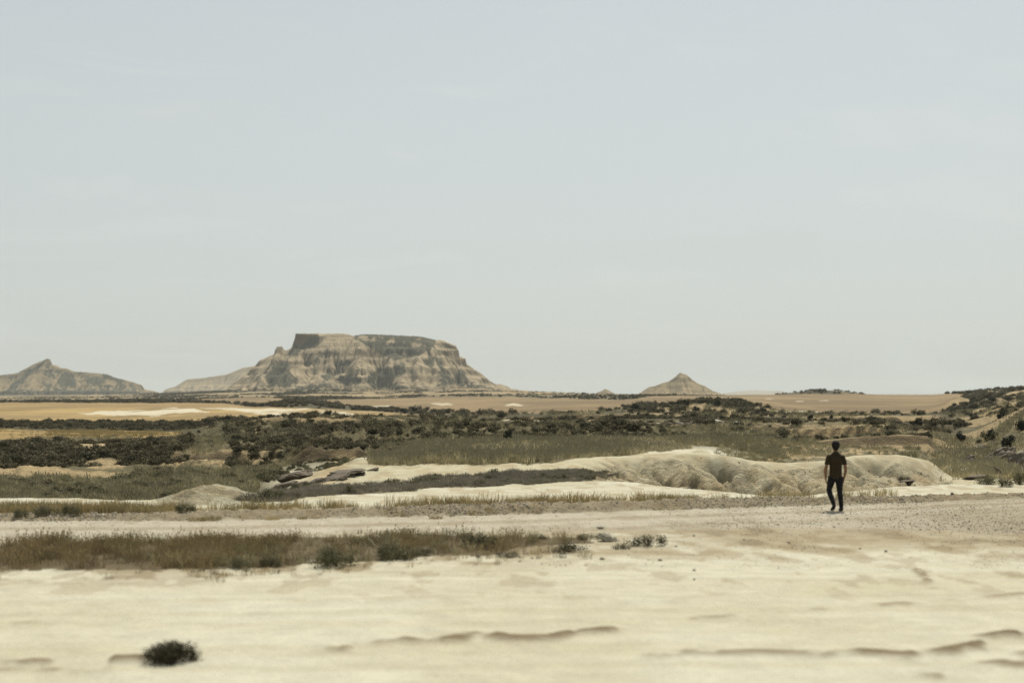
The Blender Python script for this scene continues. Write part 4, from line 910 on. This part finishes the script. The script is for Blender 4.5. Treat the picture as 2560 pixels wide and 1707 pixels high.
# near shrubs with stems
stems = [stem_mesh('stem', P_stem, 200 + k) for k in range(2)]
NB = [bush_mesh('foliage', P_sage, 110 + k, n=1700, leaf=.034, wide=1.75, tall=.70, lobes=13) for k in range(4)]
NF = [bush_mesh('foliage', P_fore, 141, n=4200, leaf=.030, wide=1.35, tall=.62, lobes=20, low=.02)]
NG = [bush_mesh('foliage', P_bank, 120 + k, n=1300, leaf=.036, wide=2.1, tall=.60, lobes=12, low=.03) for k in range(3)]
near_shrubs = [
 (425,1652,150,.62,NF,'blurred dark green shrub alone on the pale dirt in the left foreground'),
 (603,1420,62,.8,NB,'left shrub of the pair at the front of the brown grass verge'),
 (676,1417,56,.9,NB,'neat round shrub right of its twin at the front of the verge'),
 (838,1414,112,.75,NB,'large silvery green shrub leaning over the dirt at the front of the verge'),
 (990,1397,100,.7,NB,'dark green shrub in the middle of the verge front, right of the feathery grass'),
 (1060,1388,60,.6,NB,'small low shrub between the middle shrub and the silvery one of the verge'),
 (1195,1368,92,.75,NB,'silvery blue-green shrub at the back of the verge near its right end'),
 (1268,1392,46,.8,NG,'small dark shrub standing forward of the verge on pale soil'),
 (1420,1380,72,.75,NG,'sprawling dark shrub alone on the pale soil left of the white-topped rock'),
 (1556,1372,40,.8,NG,'tiny sparse shrub in front of the white-topped rock'),
 (1618,1364,80,.7,NG,'sprawling green shrub right of the white-topped rock'),
 (1470,1348,46,.7,NG,'low shrub touching the left end of the white-topped rock'),
 (1345,1348,36,.8,NG,'little shrub at the right tip of the brown grass verge'),
 (52,1292,38,.9,NB,'small shrub behind the gravel road at the far left'),
 (118,1290,66,.75,NB,'wide low shrub behind the gravel road, between two others at left'),
 (176,1288,48,1.1,NB,'bushy upright shrub behind the gravel road, tallest of the three at left'),
 (371,1279,34,.8,NB,'small shrub behind the gravel road in line with the left end of the clay mound'),
 (466,1280,48,.85,NB,'dark shrub behind the gravel road in front of the clay mound'),
 (743,1243,26,.9,NG,'little dark shrub on the pale soil right of the clay mound'),
 (2262,1205,26,.8,NG,'low dark shrub on pale soil right of the person'),
 (2470,1212,50,.9,NB,'shrub in front of the jutting slab at the right edge, left one'),
 (2505,1216,40,1.0,NB,'dark shrub just right of the jutting slab near the right edge'),
 (2550,1212,56,1.0,NB,'tufted shrub cut off by the right edge in front of the hollow'),
]
for px, y, w, asp, ms, lab in near_shrubs:
    x, d, z = spot(px, y, 12, 75); sc_ = px2m(w, d) / 1.45
    e = col_of(bpy.data.objects.new('shrub', None)); e.location = (x, d, z - .02); e.rotation_euler = (0, 0, RNG.uniform(0, 6.28)); e.scale = (sc_, sc_, sc_ * asp * 1.5)
    e.empty_display_size = .1
    tag(e, lab, 'shrub', 'low shrubs near the roads')
    f = col_of(bpy.data.objects.new('foliage', ms[RNG.integers(len(ms))])); f.parent = e
    t = col_of(bpy.data.objects.new('stems', stems[RNG.integers(2)])); t.parent = e; t['kind'] = 'stuff'
# golden clumps growing on the gravel berm
GC = [tuft('grass_clump', P_gold, 260, .42, .42, .012, .55, 210 + k) for k in range(2)]
for px, y, w, lab in [(490,1302,44,'rusty golden grass clump on the gravel berm below the clay mound, left of its twin'),(528,1301,54,'rusty golden grass clump, right one of the pair on the berm below the mound'),
                      (682,1299,40,'golden grass clump on the gravel berm right of the pair'),(755,1297,30,'small golden grass clump on the berm right of the others'),(1090,1296,36,'tan grass clump low on the gravel berm at mid-frame')]:
    x, d, z = spot(px, y, 30, 60); place(GC[RNG.integers(2)], 'grass_clump', x, d, px2m(w, d) / .95, lab, 'grass clump', 'grass clumps on the gravel berm', .8)
FC = tuft('feather_grass', P_head, 40, .55, .10, .014, .7, 230, 26, P_head)
x, d, z = spot(960, 1388, 20, 40); place(FC, 'feather_grass', x, d, .9, 'pale feathery grass plumes rising out of the brown verge', 'grass clump', None)

# ------------------------------------------------------------------ rocks
def rock_mesh(name, mat, seed, sx, sy, sz, sub=4, rough=.28, flat_top=False):
    import bmesh
    bm = bmesh.new(); bmesh.ops.create_icosphere(bm, subdivisions=sub, radius=1.0)
    g = np.random.default_rng(seed); pl = [(g.normal(0, 1, 3), g.uniform(.55, .9)) for _ in range(14)]
    pl = [(n / np.linalg.norm(n), d) for n, d in pl]
    for v in bm.verts:
        p = np.array(v.co)
        for n, d in pl:
            k = p @ n
            if k > d: p = p - n * (k - d) * .95
        if flat_top: p[2] = min(p[2], .55)
        v.co = Vector(p)
    co_ = np.array([v.co[:] for v in bm.verts])
    dn = (fbm(co_[:, 0] * 3 + 9, co_[:, 1] * 3 + co_[:, 2] * 4, seed, 4) - .5) * rough
    for v, k in zip(bm.verts, dn): v.co = v.co * (1 + k); v.co.x *= sx; v.co.y *= sy; v.co.z *= sz
    me = bpy.data.meshes.new(name); bm.to_mesh(me); bm.free(); me.materials.append(mat); return me
P_white = mat_plain('pale_rock', (.40,.37,.29), scale=7, var=.45, bump=.05)
def put_rock(name, px, y, w, me, halfw, lab, cat, grp=None, tilt=(0, 0), rz=0, d0=20, d1=90, lift=0.0):
    x, d, z = spot(px, y, d0, d1); k = px2m(w, d) / (2 * halfw)
    o = col_of(bpy.data.objects.new(name, me)); o.location = (x, d, z + lift * k); o.scale = (k, k, k); o.rotation_euler = (R(tilt[0]), R(tilt[1]), rz)
    return tag(o, lab, cat, grp)
put_rock('rock', 1521, 1352, 62, rock_mesh('rock', P_white, 3, .5, .34, .24, 5, .5), .5, 'white-topped jagged rock lying between green shrubs right of the verge', 'rock', tilt=(8, 16), rz=.35, lift=.10)
put_rock('rock', 1500, 1322, 26, rock_mesh('rock', P_white, 5, .5, .3, .16, 4, .4), .5, 'small white slab poking up behind the jagged rock', 'rock', rz=.2, lift=.12)
put_rock('rock', 778, 1404, 26, rock_mesh('rock', P_white, 6, .5, .4, .2, 4, .4), .5, 'pale stone half hidden between the verge shrubs at left', 'rock', rz=.1)
slabs = [(712,1218,86,16,'dark layered slab at the left end of the outcrop above the clay mound',(4,-14),.1),(742,1196,110,24,'long black-shadowed overhanging slab of the outcrop left of centre',(-6,-12),.05),
 (790,1208,60,14,'grey sloping slab in the middle of the outcrop',(14,-22),-.2),(748,1212,46,9,'small brown block wedged under the outcrop slabs',(0,-8),.2),
 (835,1200,80,14,'broad grey tilted slab right of the black-shadowed overhang',(10,-18),.1),(872,1184,110,10,'thin flat slab at the top right of the outcrop',(4,-6),.0),
 (850,1214,80,10,'smooth pale slab at the foot of the outcrop',(12,-24),.15),(900,1188,50,7,'cracked thin slab at the right end of the outcrop',(6,-20),.3),(930,1176,40,6,'small tilted slab on pale soil right of the outcrop',(6,-14),-.2)]
for i, (px, y, w, h, lab, tl, rz) in enumerate(slabs):
    me = rock_mesh('rock_slab', P_slab, 20 + i, .5, .42, .5 * h / w * 1.9, 4, .5, True)
    put_rock('rock_slab', px, y, w * .9, me, .5, lab, 'rock slab', 'slabs of the dark outcrop', tl, rz, 52, 72, .05)
put_rock('rock_slab', 2440, 1200, 80, rock_mesh('rock_slab', P_slab, 40, .5, .3, .09, 4, .2, True), .5, 'long flat slab jutting out of the pale ground near the right edge', 'rock slab', None, (0, -5), .1, 40, 70, .1)
put_rock('rock_slab', 2500, 1192, 52, rock_mesh('rock_slab', P_slab, 41, .5, .2, .12, 4, .2, True), .5, 'dark slab leaning steeply behind shrubs near the right edge', 'rock slab', None, (0, 38), .1, 40, 70, .25)
put_rock('rock_slab', 2272, 1204, 50, rock_mesh('rock_slab', P_slab, 42, .5, .3, .08, 4, .2, True), .5, 'small dark ledge on the pale soil right of the person', 'rock slab', None, (0, -6), 0, 40, 70, .05)
# pale layered rocks under the knoll
for i in range(16):
    px = 1590 + i * 17 + RNG.uniform(-6, 6); y = 1072 + RNG.uniform(-7, 6) - abs(i - 5) * .3
    me = rock_mesh('layered_rock', P_slab if i % 3 else P_white, 60 + i, .5, .4, .20, 3, .4, True)
    put_rock('layered_rock', px, y, RNG.uniform(18, 38), me, .5, 'grey layered rock in the broken ledge at the foot of the scrubby knoll', 'rock', 'rocks of the ledge below the knoll', (RNG.uniform(-10, 10), RNG.uniform(-20, 20)), RNG.uniform(-.5, .5), 160, 260, .08)
for i, (px, y, w, h, lab) in enumerate([(2420,1165,70,.25,'grey boulder at the near foot of the right hillside'),(2500,1150,90,.3,'long ribbed rock running up the right hillside'),(2545,1165,80,.3,'dark ribbed rock at the right edge below the junipers'),(2455,1128,50,.3,'brown rock under the leaning juniper')]):
    put_rock('hillside_rock', px, y, w, rock_mesh('hillside_rock', P_slab, 90 + i, .5, .35, h, 4, .5), .5, lab, 'rock', 'rocks of the right hillside', (0, -28), .2, 85, 170, .1)
# single stones on the dirt
ST_ = [rock_mesh('stone', P_stone, 130 + k, .5, .4, .33, 2, .35) for k in range(3)]
stones = [(1196,1392,13),(1650,1401,11),(2214,1379,9),(1735,1340,7),(1972,1357,8),(2150,1372,6),(1985,1241,8),(1830,1228,6),(2380,1236,9),(2118,1297,7),(1505,1398,12),(1860,1350,6),(2085,1318,6),(1690,1366,7),(2300,1325,6),(1735,1426,8),(1330,1396,8),(170,1424,10),(1735,1449,7)]
for i, (px, y, w) in enumerate(stones):
    x, d, z = spot(px, y, 20, 60)
    place(ST_[i % 3], 'stone', x, d, px2m(w, d) * 1.25, 'small brown stone lying loose on the pale dirt', 'stone', 'loose stones on the dirt', 1, -.12)

# ------------------------------------------------------------------ the walking person, seen from behind
M_skin = mat_plain('skin', (.20,.105,.058), rough=.6, scale=20, var=.08, bump=0)
M_shirt = mat_plain('shirt_cloth', (.034,.024,.011), rough=.9, scale=7, var=.3, bump=.05)
M_trous = mat_plain('trouser_cloth', (.011,.011,.012), rough=.9, scale=8, var=.3, bump=.05)
M_hair = mat_plain('hair', (.010,.008,.006), rough=.7, scale=60, var=.4, bump=.004)
M_shoe = mat_plain('shoe_leather', (.020,.016,.012), rough=.7, scale=30, var=.2, bump=.002)
def loft(V, F, rings, seg=14, caps=True):
    """rings: (x,y,z,ru,rw); u is sideways, w is depth"""
    P = [np.array(r[:3], float) for r in rings]; b = len(V)
    for i, r in enumerate(rings):
        t = P[min(i + 1, len(P) - 1)] - P[max(i - 1, 0)]; t /= np.linalg.norm(t)
        u = np.array((1., 0, 0)); u = u - t * (u @ t); u /= np.linalg.norm(u); w = np.cross(t, u)
        for k in range(seg):
            a = 2 * math.pi * k / seg; V.append(P[i] + u * math.cos(a) * r[3] + w * math.sin(a) * r[4])
    n = len(rings)
    for i in range(n - 1):
        for k in range(seg): F.append((b + i * seg + k, b + i * seg + (k + 1) % seg, b + (i + 1) * seg + (k + 1) % seg, b + (i + 1) * seg + k))
    F.append(tuple(b + k for k in range(seg))[::-1]); F.append(tuple(b + (n - 1) * seg + k for k in range(seg)))
def fused(name, lofts, mat, vox=.008, parent=None, smooth=4):
    V, F = [], []
    for l in lofts: loft(V, F, l)
    me = bpy.data.meshes.new(name + '_raw'); me.from_pydata([tuple(v) for v in V], [], F); me.update()
    o = bpy.data.objects.new(name, me); sc.collection.objects.link(o)
    m = o.modifiers.new('fuse', 'REMESH'); m.mode = 'VOXEL'; m.voxel_size = vox; m.use_smooth_shade = True
    s_ = o.modifiers.new('soft', 'SMOOTH'); s_.iterations = smooth; s_.factor = .5
    dg = bpy.context.evaluated_depsgraph_get(); dg.update()
    me2 = bpy.data.meshes.new_from_object(o.evaluated_get(dg)); o.modifiers.clear(); o.data = me2; me2.name = name
    me2.materials.clear(); me2.materials.append(mat)
    if parent: o.parent = parent
    return o
px_, py_ = (2089 - 1280) / FPX * 37.35, 37.35
person = col_of(bpy.data.objects.new('person', None)); person.location = (px_, py_, ground_z(px_, py_)); person.empty_display_size = .2
tag(person, 'man seen from behind walking away over the gravel in dark olive shirt and black trousers', 'person')
def arm(s):
    k = 1 if s > 0 else -1
    return [(k*.150,.0,1.445,.040,.055),(k*.190,.0,1.405,.047,.058),(k*.222,-.01,1.30,.046,.054),(k*.252,-.02,1.15,.041,.045),(k*.262,.0,1.10,.042,.044),(k*.262,.03,1.00,.037,.038),(k*.245,.07,.89,.026,.030),(k*.238,.085,.86,.027,.034)]
def hand(s):
    k = 1 if s > 0 else -1; L = [[(k*.238,.085,.875,.022,.033),(k*.236,.092,.84,.020,.042),(k*.232,.100,.79,.018,.044),(k*.230,.102,.775,.015,.040)]]
    for f, (dy, ln) in enumerate(((-.030,.060),(-.010,.074),(.011,.078),(.031,.068))):
        L.append([(k*.232,.102+dy,.79,.0095,.0098),(k*.229,.104+dy,.775-ln*.35,.0092,.0095),(k*.218,.106+dy,.775-ln*.75,.0088,.009),(k*.205,.104+dy,.775-ln*.95,.0075,.0078)])
    L.append([(k*.230,.115,.85,.013,.014),(k*.224,.142,.815,.012,.013),(k*.220,.152,.785,.0105,.011),(k*.216,.154,.765,.008,.009)])
    return L
legR = [(.090,.0,.90,.090,.10),(.100,.01,.72,.082,.092),(.112,.02,.50,.058,.066),(.122,.0,.40,.058,.068),(.138,-.02,.16,.040,.046),(.142,-.02,.08,.040,.048)]
legL = [(-.090,.0,.90,.090,.10),(-.118,.05,.73,.082,.092),(-.150,.10,.54,.058,.066),(-.140,.02,.43,.057,.066),(-.112,-.16,.26,.042,.048),(-.100,-.22,.19,.040,.046)]
head = [(0,.03,1.585,.030,.035),(0,.03,1.60,.058,.075),(0,.025,1.65,.073,.092),(0,.02,1.71,.079,.098),(0,.015,1.76,.074,.092),(0,.012,1.795,.052,.066),(0,.012,1.812,.02,.025)]
torso = [(0,0,.88,.150,.105),(0,0,.96,.155,.105),(0,0,1.06,.142,.095),(0,0,1.18,.150,.100),(0,0,1.32,.172,.110),(0,0,1.40,.190,.104),(0,0,1.455,.172,.088),(0,0,1.495,.115,.070),(0,0,1.53,.068,.058),(0,.012,1.56,.056,.058),(0,.02,1.62,.055,.058)]
feet = [[(.142,-.06,.045,.036,.035),(.146,.02,.045,.042,.035),(.150,.14,.030,.042,.022),(.150,.185,.025,.025,.015)],
        [(-.098,-.235,.17,.034,.034),(-.108,-.21,.11,.040,.036),(-.122,-.15,.045,.042,.024),(-.126,-.115,.03,.028,.016)]]
face = [[(0,.105,1.70,.012,.012),(0,.128,1.675,.015,.016),(0,.110,1.665,.014,.01)],[(-.028,.098,1.632,.004,.006),(0,.112,1.630,.008,.008),(.028,.098,1.632,.004,.006)]]
ears = [[(k*.076,.02,1.655,.010,.016),(k*.086,.012,1.68,.010,.022),(k*.082,.01,1.705,.008,.014)] for k in (-1, 1)]
fused('body', [torso, head, legR, legL, arm(1), arm(-1)] + hand(1) + hand(-1) + feet + face + ears, M_skin, .0065, person, 2)
for k in (-1, 1):
    V, F = [], []; loft(V, F, [(k*.030,.100,1.700,.006,.006),(k*.030,.112,1.700,.011,.009),(k*.030,.117,1.700,.004,.004)], 8)
    me = bpy.data.meshes.new('eye'); me.from_pydata([tuple(v) for v in V], [], F); me.materials.append(M_hair); e = col_of(bpy.data.objects.new('eye', me)); e.parent = person
def grow(r, d): return [(x, y, z, a + d, b + d) for x, y, z, a, b in r]
fused('shirt', [grow([(0,0,.845,.160,.112),(0,0,.96,.155,.108),(0,0,1.06,.150,.1)] + torso[3:9], .014), [(0,.0,1.50,.085,.072),(0,.010,1.545,.072,.070)], grow(arm(1)[:3], .014) + [(.236,-.012,1.215,.062,.068)], grow(arm(-1)[:3], .014) + [(-.236,-.012,1.215,.062,.068)]], M_shirt, .009, person, 3)
fused('trousers', [[(0,0,.93,.150,.108),(0,0,.86,.165,.118),(0,0,.79,.160,.112)], grow(legR, .014), grow(legL, .014)], M_trous, .009, person, 3)
fused('hair', [[(0,.0,1.605,.052,.050),(0,-.02,1.63,.078,.070),(0,-.012,1.68,.104,.104),(0,-.004,1.74,.112,.118),(0,.0,1.80,.094,.102),(0,.005,1.84,.056,.066),(0,.005,1.853,.02,.03)]], M_hair, .010, person, 2)
fused('shoe', [[(.144,-.075,.05,.046,.045),(.146,-.03,.055,.050,.050),(.148,.04,.045,.054,.042),(.152,.13,.033,.054,.030),(.152,.20,.025,.034,.020)], [(.142,-.03,.05,.048,.052),(.142,-.025,.12,.044,.050)]], M_shoe, .007, person, 2)
fused('shoe', [[(-.094,-.268,.185,.040,.040),(-.100,-.255,.145,.048,.046),(-.110,-.20,.09,.052,.040),(-.124,-.135,.04,.052,.030),(-.128,-.09,.028,.034,.018)], [(-.098,-.24,.15,.046,.048),(-.102,-.225,.22,.044,.048)]], M_shoe, .007, person, 2)
